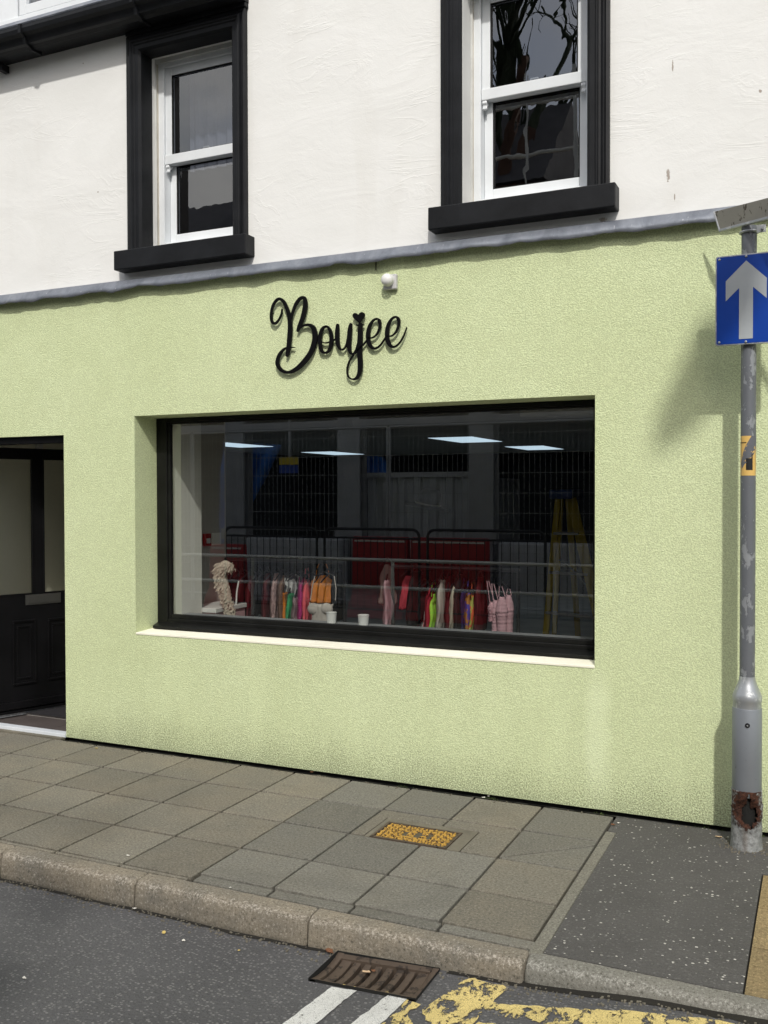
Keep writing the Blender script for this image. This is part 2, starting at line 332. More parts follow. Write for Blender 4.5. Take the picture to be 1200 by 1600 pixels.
# ------------------------------------------------------------------ mesh builder
class MB:
    def __init__(s): s.v = []; s.f = []
    def box(s, x0, x1, y0, y1, z0, z1):
        n = len(s.v); s.v += [(x0,y0,z0),(x1,y0,z0),(x1,y1,z0),(x0,y1,z0),(x0,y0,z1),(x1,y0,z1),(x1,y1,z1),(x0,y1,z1)]
        s.f += [tuple(n+i for i in q) for q in ((0,3,2,1),(4,5,6,7),(0,1,5,4),(1,2,6,5),(2,3,7,6),(3,0,4,7))]; return s
    def hull8(s, p):       # 8 points, bottom ring then top ring
        n = len(s.v); s.v += [tuple(q) for q in p]
        s.f += [tuple(n+i for i in q) for q in ((0,3,2,1),(4,5,6,7),(0,1,5,4),(1,2,6,5),(2,3,7,6),(3,0,4,7))]; return s
    def bar(s, a, b_, wx, wz, up=Vector((0,0,1))):
        a = Vector(a); b_ = Vector(b_); d = (b_-a).normalized(); r_ = d.cross(up)
        if r_.length < 1e-4: r_ = d.cross(Vector((0,1,0)))
        r_.normalize(); u_ = r_.cross(d)
        r_ *= wx/2; u_ *= wz/2
        return s.hull8([a-r_-u_, b_-r_-u_, b_+r_-u_, a+r_-u_, a-r_+u_, b_-r_+u_, b_+r_+u_, a+r_+u_])
    def tube(s, pts, r_, n=10, cap=True):
        pts = [Vector(p) for p in pts]; rr = r_ if isinstance(r_, (list, tuple)) else [r_]*len(pts)
        base = len(s.v); prev = None
        for i, p in enumerate(pts):
            d = (pts[min(i+1, len(pts)-1)]-pts[max(i-1, 0)]).normalized()
            if prev is None:
                a = d.cross(Vector((0,0,1)));
                if a.length < .1: a = d.cross(Vector((1,0,0)))
            else: a = prev - d*prev.dot(d)
            a.normalize(); prev = a; c = d.cross(a)
            for k in range(n):
                t = 2*math.pi*k/n; s.v.append(tuple(p+(a*math.cos(t)+c*math.sin(t))*rr[i]))
        for i in range(len(pts)-1):
            for k in range(n):
                s.f.append((base+i*n+k, base+i*n+(k+1)%n, base+(i+1)*n+(k+1)%n, base+(i+1)*n+k))
        if cap:
            s.f.append(tuple(base+k for k in range(n))[::-1]); s.f.append(tuple(base+(len(pts)-1)*n+k for k in range(n)))
        return s
    def prism(s, poly, axis, a, b_):    # poly of 2D points extruded along axis from a to b_
        def mk(p, t): return {'x': (t, p[0], p[1]), 'y': (p[0], t, p[1]), 'z': (p[0], p[1], t)}[axis]
        n = len(s.v); k = len(poly); s.v += [mk(p, a) for p in poly]+[mk(p, b_) for p in poly]
        s.f.append(tuple(n+i for i in range(k))[::-1]); s.f.append(tuple(n+k+i for i in range(k)))
        for i in range(k): s.f.append((n+i, n+(i+1)%k, n+k+(i+1)%k, n+k+i))
        return s
    def rings(s, rings_, close=True, cap=True):
        n = len(s.v); k = len(rings_[0])
        for rg in rings_: s.v += [tuple(q) for q in rg]
        for i in range(len(rings_)-1):
            for j in range(k if close else k-1):
                s.f.append((n+i*k+j, n+i*k+(j+1)%k, n+(i+1)*k+(j+1)%k, n+(i+1)*k+j))
        if cap: s.f.append(tuple(n+j for j in range(k))[::-1]); s.f.append(tuple(n+(len(rings_)-1)*k+j for j in range(k)))
        return s
    def quad(s, *p):
        n = len(s.v); s.v += [tuple(q) for q in p]; s.f.append(tuple(range(n, n+len(p)))); return s
    def build(s, name, mat, parent=None, smooth=False, bevel=0, merge=False, kind=None, label=None, base=None, solid=0, seg=2):
        off = Vector((0,0,0))
        if base is not None: off = Vector(base)
        q = parent
        while q is not None: off = off + Vector(q.location); q = q.parent
        me = bpy.data.meshes.new(name); me.from_pydata([tuple(Vector(p)-off) for p in s.v], [], s.f)
        bm = bmesh.new(); bm.from_mesh(me)
        if merge: bmesh.ops.remove_doubles(bm, verts=bm.verts, dist=1e-5)
        bmesh.ops.recalc_face_normals(bm, faces=bm.faces); bm.to_mesh(me); bm.free()
        me.materials.append(MATS[mat])
        o = bpy.data.objects.new(name, me); COL.objects.link(o)
        if parent is not None: o.parent = parent
        if base is not None: o.location = base
        if smooth:
            for pl in me.polygons: pl.use_smooth = True
            if smooth == 'auto':
                m_ = o.modifiers.new('split', 'EDGE_SPLIT'); m_.split_angle = R(40)
        if solid: m_ = o.modifiers.new('solid', 'SOLIDIFY'); m_.thickness = solid
        if bevel: m_ = o.modifiers.new('bevel', 'BEVEL'); m_.width = bevel; m_.segments = seg; m_.limit_method = 'ANGLE'; m_.angle_limit = R(40)
        if kind: o['kind'] = kind
        if label: o['label'] = label
        return o
def empty(name, loc=(0,0,0), parent=None):
    o = bpy.data.objects.new(name, None); COL.objects.link(o); o.location = loc; o.empty_display_size = .1
    if parent is not None: o.parent = parent
    return o
def tag(o, label, cat, group=None):
    o['label'] = label; o['category'] = cat
    if group: o['group'] = group
    return o
def copy_tree(o, parent=None):
    c = o.copy(); COL.objects.link(c); c.parent = parent
    for ch in o.children: copy_tree(ch, c)
    return c
def catmull(pts, n=8):
    P_ = [pts[0]]+list(pts)+[pts[-1]]; res = []
    for i in range(1, len(P_)-2):
        p0, p1, p2, p3 = (Vector(P_[i-1]), Vector(P_[i]), Vector(P_[i+1]), Vector(P_[i+2]))
        for k in range(n):
            t = k/n; res.append(.5*((2*p1)+(p2-p0)*t+(2*p0-5*p1+4*p2-p3)*t*t+(3*p1-p0-3*p2+p3)*t**3))
    res.append(Vector(pts[-1])); return res
def textmesh(body, size, depth):
    cu = bpy.data.curves.new('t', 'FONT'); cu.body = body; cu.size = size; cu.extrude = depth; cu.align_x = 'CENTER'; cu.align_y = 'CENTER'; cu.resolution_u = 2
    o = bpy.data.objects.new('t', cu); COL.objects.link(o); dg = bpy.context.evaluated_depsgraph_get(); dg.update()
    me = bpy.data.meshes.new_from_object(o.evaluated_get(dg)); bpy.data.objects.remove(o); bpy.data.curves.remove(cu)
    m = MB(); m.v = [tuple(v.co) for v in me.vertices]; m.f = [tuple(p.vertices) for p in me.polygons]; bpy.data.meshes.remove(me); return m

# ================================================================== GROUND
MB().box(-400, 400, -400, 400, -.5, -.3).build('ground', 'ground_far', kind='structure')
def road_z(x):
    P_ = [(-1.9, -.122), (-1.0, -.078), (-.55, -.042), (-.1, -.022)]
    if x <= P_[0][0]: return P_[0][1]
    if x >= P_[-1][0]: return P_[-1][1]
    for (a, za), (b_, zb) in zip(P_, P_[1:]):
        if a <= x <= b_: return za+(zb-za)*(x-a)/(b_-a)
GX0, GX1, GY0, GY1 = -1.715, -1.285, -2.005, -1.772      # gully opening in the road
xs = sorted(set([-60, -20, -8, -5] + [-4+.1*i for i in range(45)] + [1, 5, 20, 60, GX0, GX1, -1.0, -.55, -.1]))
ys = sorted([-1.70, GY0, GY1, -2.1, -2.3, -2.6, -3.5, -4.5, -5.62])
def rz(x, y):
    t = min(1, max(0, (-1.7-y)/1.6)); return road_z(x)*(1-t)+(-.10)*t + .0025*math.sin(x*9)*math.cos(y*7)
rm = MB(); idx = {}
for i, x in enumerate(xs):
    for j, y in enumerate(ys): idx[i, j] = len(rm.v); rm.v.append((x, y, rz(x, y)))
for i in range(len(xs)-1):
    for j in range(len(ys)-1):
        cx, cy = (xs[i]+xs[i+1])/2, (ys[j]+ys[j+1])/2
        if GX0 < cx < GX1 and GY0 < cy < GY1: continue
        rm.f.append((idx[i, j], idx[i+1, j], idx[i+1, j+1], idx[i, j+1]))
rm.build('road', 'road_asphalt', kind='structure')

# footway: bed, slabs, asphalt patch, concrete edging
pave = MB().box(-9, 8, -1.665, -.056, -.10, -.022).build('pavement', 'joint_dirt', kind='structure')
XC = [-.981-.3832*k for k in range(20)]; YR = [-.060, -.455, -.850, -1.240, -1.578]
def slab_poly(poly, mat, name='paving_slab', z1=0.0):
    cx = sum(p[0] for p in poly)/len(poly); cy = sum(p[1] for p in poly)/len(poly)
    ins = []
    for (x, y) in poly:
        ins.append((x, y))
    m = MB().prism(poly, 'z', -.05, z1+random.uniform(-.0012, .0012))
    o = m.build(name, mat, pave, bevel=.0035, base=(cx, cy, 0), seg=2)
    o.rotation_euler = (R(random.uniform(-.25, .25)), R(random.uniform(-.25, .25)), R(random.uniform(-.15, .15)))
    return o
g = .0062
def rect(x0, x1, y0, y1): return [(x0+g, y0+g+.002), (x1-g, y0+g+.002), (x1-g, y1-g-.002), (x0+g, y1-g-.002)]
def mt(k, r_):
    gr_ = (k in (2, 3, 1) and r_ in (1, 2, 3)) or (k in (2, 3) and r_ == 0) or (k == 0 and r_ in (0, 1)) or (k in (3,) and r_ == 4)
    if k == 0 and r_ in (2, 3): gr_ = False
    return 'slab_grey' if gr_ else 'slab_warm'
for k in range(19):
    x1, x0 = XC[k], XC[k+1]
    left = x1 < -2.3
    for r_ in range(4):
        y1, y0 = YR[r_], YR[r_+1]
        if r_ == 3 and left: y0 = -1.628
        if r_ == 1 and k in (1, 2): continue
        if r_ == 1 and k == 0:     # the slab with a diagonal cut
            slab_poly([(x0+g, y0+.01+g), (x1-g, y1-.06), (x1-g, y1-g), (x0+g, y1-g)], 'slab_grey')
            slab_poly([(x0+.012, y0+g), (x1-g, y0+g), (x1-g, y1-.068)], 'slab_grey')
            continue
        slab_poly(rect(x0, x1, y0, y1), mt(k, r_))
    if left: slab_poly(rect(x0, x1, -1.662, -1.628), 'slab_warm')
    else: slab_poly(rect(x0+.02, x1+.02, -1.660, -1.580), 'slab_grey')
CX0, CX1, CY0, CY1 = -2.020, -1.620, -.846, -.618
SX0, SX1, SY0, SY1 = -2.048, -1.553, -.850, -.565
slab_poly([(XC[3]+g, YR[1]-g), (XC[3]+g, YR[2]+g), (SX0-g, YR[2]+g), (SX0-g, SY1+g), (XC[2]-g, SY1+g), (XC[2]-g, YR[1]-g)], 'slab_warm')
slab_poly([(XC[2]+g, YR[1]-g), (XC[2]+g, SY1+g), (SX1+g, SY1+g), (SX1+g, YR[2]+g), (XC[1]-g, YR[2]+g), (XC[1]-g, YR[1]-g)], 'slab_warm')
sr = MB().box(SX0, SX1, CY1+.004, SY1, -.03, -.002).box(SX0, CX0-.004, SY0, CY1+.004, -.03, -.002).box(CX1+.004, SX1, SY0, CY1+.004, -.03, -.002)
sr.build('cement_surround', 'cement', pave)
# edging and asphalt
MB().box(-.976, -.926, -1.68, -.30, -.05, .001).build('edging_strip', 'concrete_strip', pave, bevel=.004)
MB().prism([(-.923, -1.660), (-.240, -1.660), (-.240, -.556), (8, -.556), (8, -.056), (-.97, -.056), (-.97, -.29), (-.923, -.30)], 'z', -.05, .0005).build('asphalt_footway', 'path_asphalt', kind='structure')
MB().box(1.0, 8, -1.66, -.556, -.05, .0).build('asphalt_footway', 'path_asphalt', kind='structure')
# dirt fillet, and gap under the render with its shade put into the black
fm = MB(); n = 420; top = []
for i in range(n+1):
    x = -4.75+i*(4.75+4)/n; q = noise.noise(Vector((x*9, 0, 0)))+.7*noise.noise(Vector((x*31, 0, 4))); top.append((x, q))
for (xa, qa), (xb, qb) in zip(top, top[1:]):
    fm.quad((xa, -.068-.010*qa, .0015), (xb, -.068-.010*qb, .0015), (xb, -.044+.016*qb, -.004), (xa, -.044+.016*qa, -.004))
    fm.quad((xa, -.044+.016*qa, -.004), (xb, -.044+.016*qb, -.004), (xb, -.040+.014*qb, -.04), (xa, -.040+.014*qa, -.04))
fm.build('dirt_fillet', 'joint_dirt', kind='structure', merge=True, smooth=True)
MB().box(-9, 8, -.045, .30, -.10, -.036).build('gap_bed', 'gap_black', kind='structure')
# tactile paving
tac = MB().box(-.238, 1.0, -1.660, -.556, -.05, -.008).build('tactile_paving', 'joint_dirt', kind='structure')
m = MB().box(.003, .377, .003, .377, -.03, .0)
for i in range(6):
    for j in range(6):
        cx, cy = .035+.062*i, .035+.062*j; ring0 = [(cx+.0165*math.cos(a*math.pi/4), cy+.0165*math.sin(a*math.pi/4), .0) for a in range(8)]
        ring1 = [(cx+.011*math.cos(a*math.pi/4), cy+.011*math.sin(a*math.pi/4), .0035) for a in range(8)]
        m.rings([ring0, ring1], True, False); m.quad(*ring1)
tac0 = None
for i in range(3):
    for j in range(3):
        y = -.558-.368*(j+1)
        if tac0 is None: o = tac0 = m.build('tactile_slab', 'buff_tactile', tac, smooth=False)
        else: o = tac0.copy(); COL.objects.link(o); o.parent = tac
        o.location = (-.236+.385*i, y, 0); o.scale = (1, .965, 1)

# kerb stones
kerb = MB().box(-60, 60, -1.735, -1.668, -.30, -.125).build('kerb', 'joint_dirt', kind='structure')
def kerb_stone(x0, x1, mat, low=0.0, seed=0):
    prof = [(-1.667, -.14), (-1.667, 0), (-1.718, -.001), (-1.738, -.005), (-1.751, -.014), (-1.758, -.028), (-1.764, -.075), (-1.768, -.16)]
    if low: prof = [(-1.667, -.14), (-1.667, .001), (-1.700, -.001), (-1.722, -.006), (-1.738, -.016), (-1.748, -.030), (-1.752, -.06), (-1.756, -.16)]
    xs_ = [x0+.003, x0+.010]+[x0+(x1-x0)*i/48 for i in range(1, 48)]+[x1-.010, x1-.003]
    rg = []
    for i, x in enumerate(xs_):
        e = .006 if i in (0, len(xs_)-1) else 0
        rg.append([(x, y+e*(1 if k > 1 else 0)+.003*noise.noise(Vector((x*7+seed, k, 0)))+.0022*noise.noise(Vector((x*31+seed, k*1.7, 4))), z_-e*(1 if 0 < k < 7 else 0)+.0022*noise.noise(Vector((x*5, k*.7, seed)))*(1 if k > 1 else 0)) for k, (y, z_) in enumerate(prof)])
    return MB().rings(rg).build('kerb_stone', mat, kerb, smooth='auto')
KX = [-8.0, -7.12, -6.24, -5.34, -4.42, -3.512, -2.722, -1.858, -.972]
for i, (a, c) in enumerate(zip(KX, KX[1:])): kerb_stone(a, c, 'kerb_warm', 0, i*3.1)
for i, (a, c) in enumerate(zip([-.972, .45, 1.37, 2.3], [.45, 1.37, 2.3, 3.2])): kerb_stone(a, c, 'kerb_grey', 1, i*5.7+20)

# opposite side
MB().box(-60, 60, -30, -5.78, -.3, 0).build('opposite_pavement', 'opp_paving', kind='structure')
MB().box(-60, 60, -5.78, -5.62, -.3, .004).build('opposite_kerb', 'kerb_grey', kind='structure')

# road markings (one wear pattern each)
def ragged(pts, name, mat, amp=.006, z=.0):
    P_ = []
    for (a, c) in zip(pts, pts[1:]+pts[:1]):
        a = Vector(a); c = Vector(c); nn = max(2, int((c-a).length/.02))
        for i in range(nn):
            q = a.lerp(c, i/nn); q = Vector((q.x+amp*noise.noise(Vector((q.x*37, q.y*37, 1))), q.y+amp*noise.noise(Vector((q.x*37, q.y*37, 7))))); P_.append(q)
    bm = bmesh.new(); vs = [bm.verts.new((q.x, q.y, 0)) for q in P_]; f = bm.faces.new(vs); bmesh.ops.triangulate(bm, faces=[f])
    bmesh.ops.subdivide_edges(bm, edges=[e for e in bm.edges if e.calc_length() > .12], cuts=2)
    for v in bm.verts: v.co.z = rz(v.co.x, v.co.y)+.0045+z
    bmesh.ops.recalc_face_normals(bm, faces=bm.faces)
    me = bpy.data.meshes.new(name); bm.to_mesh(me); bm.free(); me.materials.append(MATS[mat])
    o = bpy.data.objects.new(name, me); COL.objects.link(o); o['kind'] = 'structure'; return o
ragged([(-1.607, -2.022), (-1.512, -2.012), (-1.545, -2.32), (-1.56, -2.9), (-1.66, -2.9), (-1.645, -2.32)], 'white_line', 'white_paint')
ragged([(-1.392, -1.998), (-1.318, -2.004), (-1.352, -2.32), (-1.36, -2.9), (-1.46, -2.9), (-1.447, -2.32)], 'white_line', 'white_paint')
ragged([(-1.315, -2.008), (-1.262, -2.022), (-1.285, -2.09), (-1.225, -2.16), (-1.23, -2.36), (-1.346, -2.36)], 'yellow_line', 'yellow_paint', .012)
ragged([(-1.172, -1.800), (-1.015, -1.805), (-1.030, -1.925), (-1.050, -2.06), (-1.04, -2.4), (-1.185, -2.4), (-1.172, -2.13), (-1.245, -2.05), (-1.205, -1.93)], 'yellow_line', 'yellow_paint', .016)
ragged([(-1.030, -1.925), (-.85, -1.893), (-.60, -1.852), (-.30, -1.800), (2.5, -1.83), (2.5, -1.94), (-.30, -1.905), (-.62, -1.945), (-.80, -1.990), (-.95, -2.000), (-1.040, -1.985)], 'yellow_line', 'yellow_paint', .012)
ragged([(-1.038, -2.055), (-.90, -2.045), (-.5, -2.015), (2.5, -2.03), (2.5, -2.14), (-.5, -2.13), (-.9, -2.15), (-1.036, -2.16)], 'yellow_line', 'yellow_paint', .012, .001)

# gully grate, dished, with its bars
gx, gy = (GX0+GX1)/2, (GY0+GY1)/2
def gz(x, y):
    v = (y-GY0)/(GY1-GY0); return rz(x, y)-.001 - .016*(1-(2*v-1)**2)
gt = empty('drain_grate', (gx, gy, -.12)); tag(gt, 'rusty brown dished iron drain grate in the road gutter by the kerb', 'drain')
def dish(x0, x1, y0, y1, up, th, ny=10, nx=2):
    m = MB(); 
    rg = []
    for j in range(ny+1):
        y = y0+(y1-y0)*j/ny
        rg.append([(x0, y, gz(x0, y)-th), (x0, y, gz(x0, y)+up-.002), (x0+.003, y, gz(x0, y)+up), (x1-.003, y, gz(x1, y)+up), (x1, y, gz(x1, y)+up-.002), (x1, y, gz(x1, y)-th)])
    return m.rings(rg)
fr = dish(GX0+.002, GX0+.030, GY0, GY1, .008, .05); fr2 = dish(GX1-.030, GX1-.002, GY0, GY1, .008, .05)
fr.f += [tuple(i+len(fr.v) for i in q) for q in fr2.f]; fr.v += fr2.v
for (a, c) in ((GY0+.002, GY0+.026), (GY1-.026, GY1-.002)):
    fr.hull8([(GX0+.03, a, gz(GX0, a)-.03), (GX1-.03, a, gz(GX1, a)-.03), (GX1-.03, c, gz(GX1, c)-.03), (GX0+.03, c, gz(GX0, c)-.03),
              (GX0+.03, a, gz(GX0, a)+.0075), (GX1-.03, a, gz(GX1, a)+.0075), (GX1-.03, c, gz(GX1, c)+.0075), (GX0+.03, c, gz(GX0, c)+.0075)])
fr.build('frame', 'iron', gt, smooth='auto')
bw = (GX1-GX0-.066)/8
for i in range(8):
    if i % 1 == 0:
        x0 = GX0+.033+bw*i
        wd = bw*.60 if 0 < i < 7 else bw*.9
        dish(x0+(bw-wd)/2, x0+(bw+wd)/2, GY0+.024, GY1-.024, .001, .03).build('bar', 'iron', gt, smooth='auto')
pit = MB().quad((GX0, GY0, -.10), (GX0, GY1, -.10), (GX0, GY1, -.45), (GX0, GY0, -.45)).quad((GX1, GY0, -.08), (GX1, GY1, -.08), (GX1, GY1, -.45), (GX1, GY0, -.45))
pit.quad((GX0, GY1, -.10), (GX1, GY1, -.08), (GX1, GY1, -.45), (GX0, GY1, -.45)).quad((GX0, GY0, -.10), (GX1, GY0, -.08), (GX1, GY0, -.45), (GX0, GY0, -.45)).quad((GX0, GY0, -.29), (GX1, GY0, -.29), (GX1, GY1, -.29), (GX0, GY1, -.29))
pit.build('pit', 'gap_black', gt)

# service cover with raised honeycomb
cv = empty('service_cover', ((CX0+CX1)/2, (CY0+CY1)/2, 0)); tag(cv, 'small rectangular iron service cover with worn yellow paint set in the paving', 'utility cover')
fw = .012
MB().box(CX0, CX1, CY0, CY0+fw, -.03, .001).box(CX0, CX1, CY1-fw, CY1, -.03, .001).box(CX0, CX0+fw, CY0+fw, CY1-fw, -.03, .001).box(CX1-fw, CX1, CY0+fw, CY1-fw, -.03, .001).build('frame', 'iron', cv)
MB().box(CX0+fw+.002, CX1-fw-.002, CY0+fw+.002, CY1-fw-.002, -.03, -.006).build('plate', 'cover_base', cv)
hm = MB(); ax0, ax1, ay0, ay1 = CX0+fw+.006, CX1-fw-.006, CY0+fw+.006, CY1-fw-.006
nx_, ny_ = 15, 9; px_, py_ = (ax1-ax0)/nx_, (ay1-ay0)/ny_
tx0, tx1, ty0, ty1 = ax0+px_*4.2, ax1-px_*3.9, ay0+py_*2.3, ay1-py_*2.1
for i in range(nx_):
    for j in range(ny_):
        cx, cy = ax0+px_*(i+.5), ay0+py_*(j+.5)
        if tx0 < cx < tx1 and ty0 < cy < ty1: continue
        if (i+j) % 2: hm.box(cx-px_*.54, cx+px_*.54, cy-.0042, cy+.0042, -.0065, 0.0005+.0004*((i*j) % 3))
        else: hm.box(cx-.0042, cx+.0042, cy-py_*.54, cy+py_*.54, -.0065, 0.0012+.0004*((i*j) % 3))
o = hm.build('raised_pattern', 'cover_yellow', cv, kind='stuff')
t = textmesh('TE 21', .088, .003); t.v = [((tx0+tx1)/2+a, (ty0+ty1)/2+c, -.003+d) for a, c, d in t.v]; t.build('lettering', 'cover_yellow', cv)
b_ = MB()
for (x0, x1, y0, y1) in ((tx0, tx1, ty0, ty0+.006), (tx0, tx1, ty1-.006, ty1), (tx0, tx0+.006, ty0+.006, ty1-.006), (tx1-.006, tx1, ty0+.006, ty1-.006)): b_.box(x0, x1, y0, y1, -.0065, 0)
b_.build('lettering_border', 'cover_yellow', cv)

# ================================================================== SHOP BUILDING
bd = empty('shop_building', (-2.5, 0, 0)); tag(bd, 'two storey shop building, lime green rendered ground floor and cream upper floor', 'building')
BL, BR_ = -9.0, 4.2
OX0, OX1, OZ0, OZ1 = -4.149, -1.100, .766, 2.203      # display window opening
DX0, DX1, DZ1 = -5.72, -4.761, 2.095                   # doorway
RD = .236
GT = 3.06
def sheet_with_holes(x0, x1, z0, z1, y, holes, depth, m):
    xs_ = sorted(set([x0, x1]+[h[0] for h in holes]+[h[1] for h in holes])); zs = sorted(set([z0, z1]+[h[2] for h in holes]+[h[3] for h in holes]))
    for a, c in zip(xs_, xs_[1:]):
        for e, f in zip(zs, zs[1:]):
            cx, cz = (a+c)/2, (e+f)/2
            if any(h[0] < cx < h[1] and h[2] < cz < h[3] for h in holes): continue
            m.quad((a, y, e), (c, y, e), (c, y, f), (a, y, f))
    for (a, c, e, f, dd) in holes:
        m.quad((a, y, e), (a, dd, e), (a, dd, f), (a, y, f)); m.quad((c, y, e), (c, dd, e), (c, dd, f), (c, y, f))
        m.quad((a, y, f), (c, y, f), (c, dd, f), (a, dd, f))
        if e > z0: m.quad((a, y, e), (c, y, e), (c, dd, e), (a, dd, e))
    return m
m = MB(); sheet_with_holes(BL, BR_, .004, GT, 0, [(OX0, OX1, OZ0, OZ1, .242), (DX0, DX1, .004, DZ1, .10)], 0, m)
m.quad((BL, 0, .004), (DX0, 0, .004), (DX0, .04, .004), (BL, .04, .004)); m.quad((DX1, 0, .004), (BR_, 0, .004), (BR_, .04, .004), (DX1, .04, .004))
m.quad((BL, 0, GT), (BR_, 0, GT), (BR_, .06, GT), (BL, .06, GT))
m.build('green_rendered_wall', 'green', bd, bevel=.007, merge=True, seg=3)
MB().box(BL, DX0-.001, .028, .30, -.10, .02).box(DX1+.001, BR_, .028, .30, -.10, .02).build('plinth', 'gap_black', bd)  # near-black below the render, the gap's shade put into its colour
# pale strip of the outer sill (smooth render, its sunlit brightness put into the colour)
simple('sill_render_sunlit', (.86, .84, .70), .85, 0, .1, 60, .0012)
sm_ = MB(); sm_.hull8([(OX0-.0, -.0035, OZ0-.012), (OX1, -.0035, OZ0-.012), (OX1, .25, OZ0-.004), (OX0, .25, OZ0-.004), (OX0, -.0035, OZ0+.001), (OX1, -.0035, OZ0+.001), (OX1, .25, OZ0+.012), (OX0, .25, OZ0+.012)])
sm_.build('sloping_sill', 'sill_render_sunlit', bd, bevel=.002)

# upper wall
UW = .035; UZ1 = 7.4
W1 = (-4.094, W(365.4, 200, .018).x, 3.285, 4.600); W2 = (-1.853, W(919.6, 150, .018).x, 3.285, 4.600)
m = MB(); sheet_with_holes(BL, BR_, 3.0, UZ1, UW, [(*W1, .30), (*W2, .30)], 0, m)
m.build('cream_plaster_wall', 'cream', bd, merge=True)
# shell
MB().box(BL, BL+.3, .30, 12.3, 0, UZ1).box(BR_-.3, BR_, .30, 12.3, 0, UZ1).box(BL+.3, BR_-.3, 12.0, 12.3, 0, UZ1).build('rear_wall', 'stone_far', bd)
MB().prism([(-.25, UZ1), (12.6, UZ1), (6.2, UZ1+3.2)], 'x', BL, BR_).build('roof', 'roof_slate', bd)

# lead flashing with its wavy lower edge
m = MB(); rgA = []
N_ = 420
for i in range(N_+1):
    x = BL+(BR_-BL)*i/N_; q = noise.noise(Vector((x*3.1, 0, 3)))+.6*noise.noise(Vector((x*8.3, 2, 3)))+.25*noise.noise(Vector((x*25, 2, 9)))
    zb = 3.030+.023*q; yb = -.054-.020*noise.noise(Vector((x*5.5, 5, 1)))
    rgA.append([(x, UW-.002, 3.112+.002*q), (x, -.004, 3.106), (x, -.016+.003*q, 3.098), (x, (yb-.016)/2-.004*q, (3.098+zb)/2), (x, yb, zb), (x, yb+.004, zb), (x, -.01, 3.08)])
for a, c in zip(rgA, rgA[1:]):
    for k in range(6): m.quad(a[k], a[k+1], c[k+1], c[k])
m.build('lead_flashing', 'lead', bd, merge=True, smooth=True)

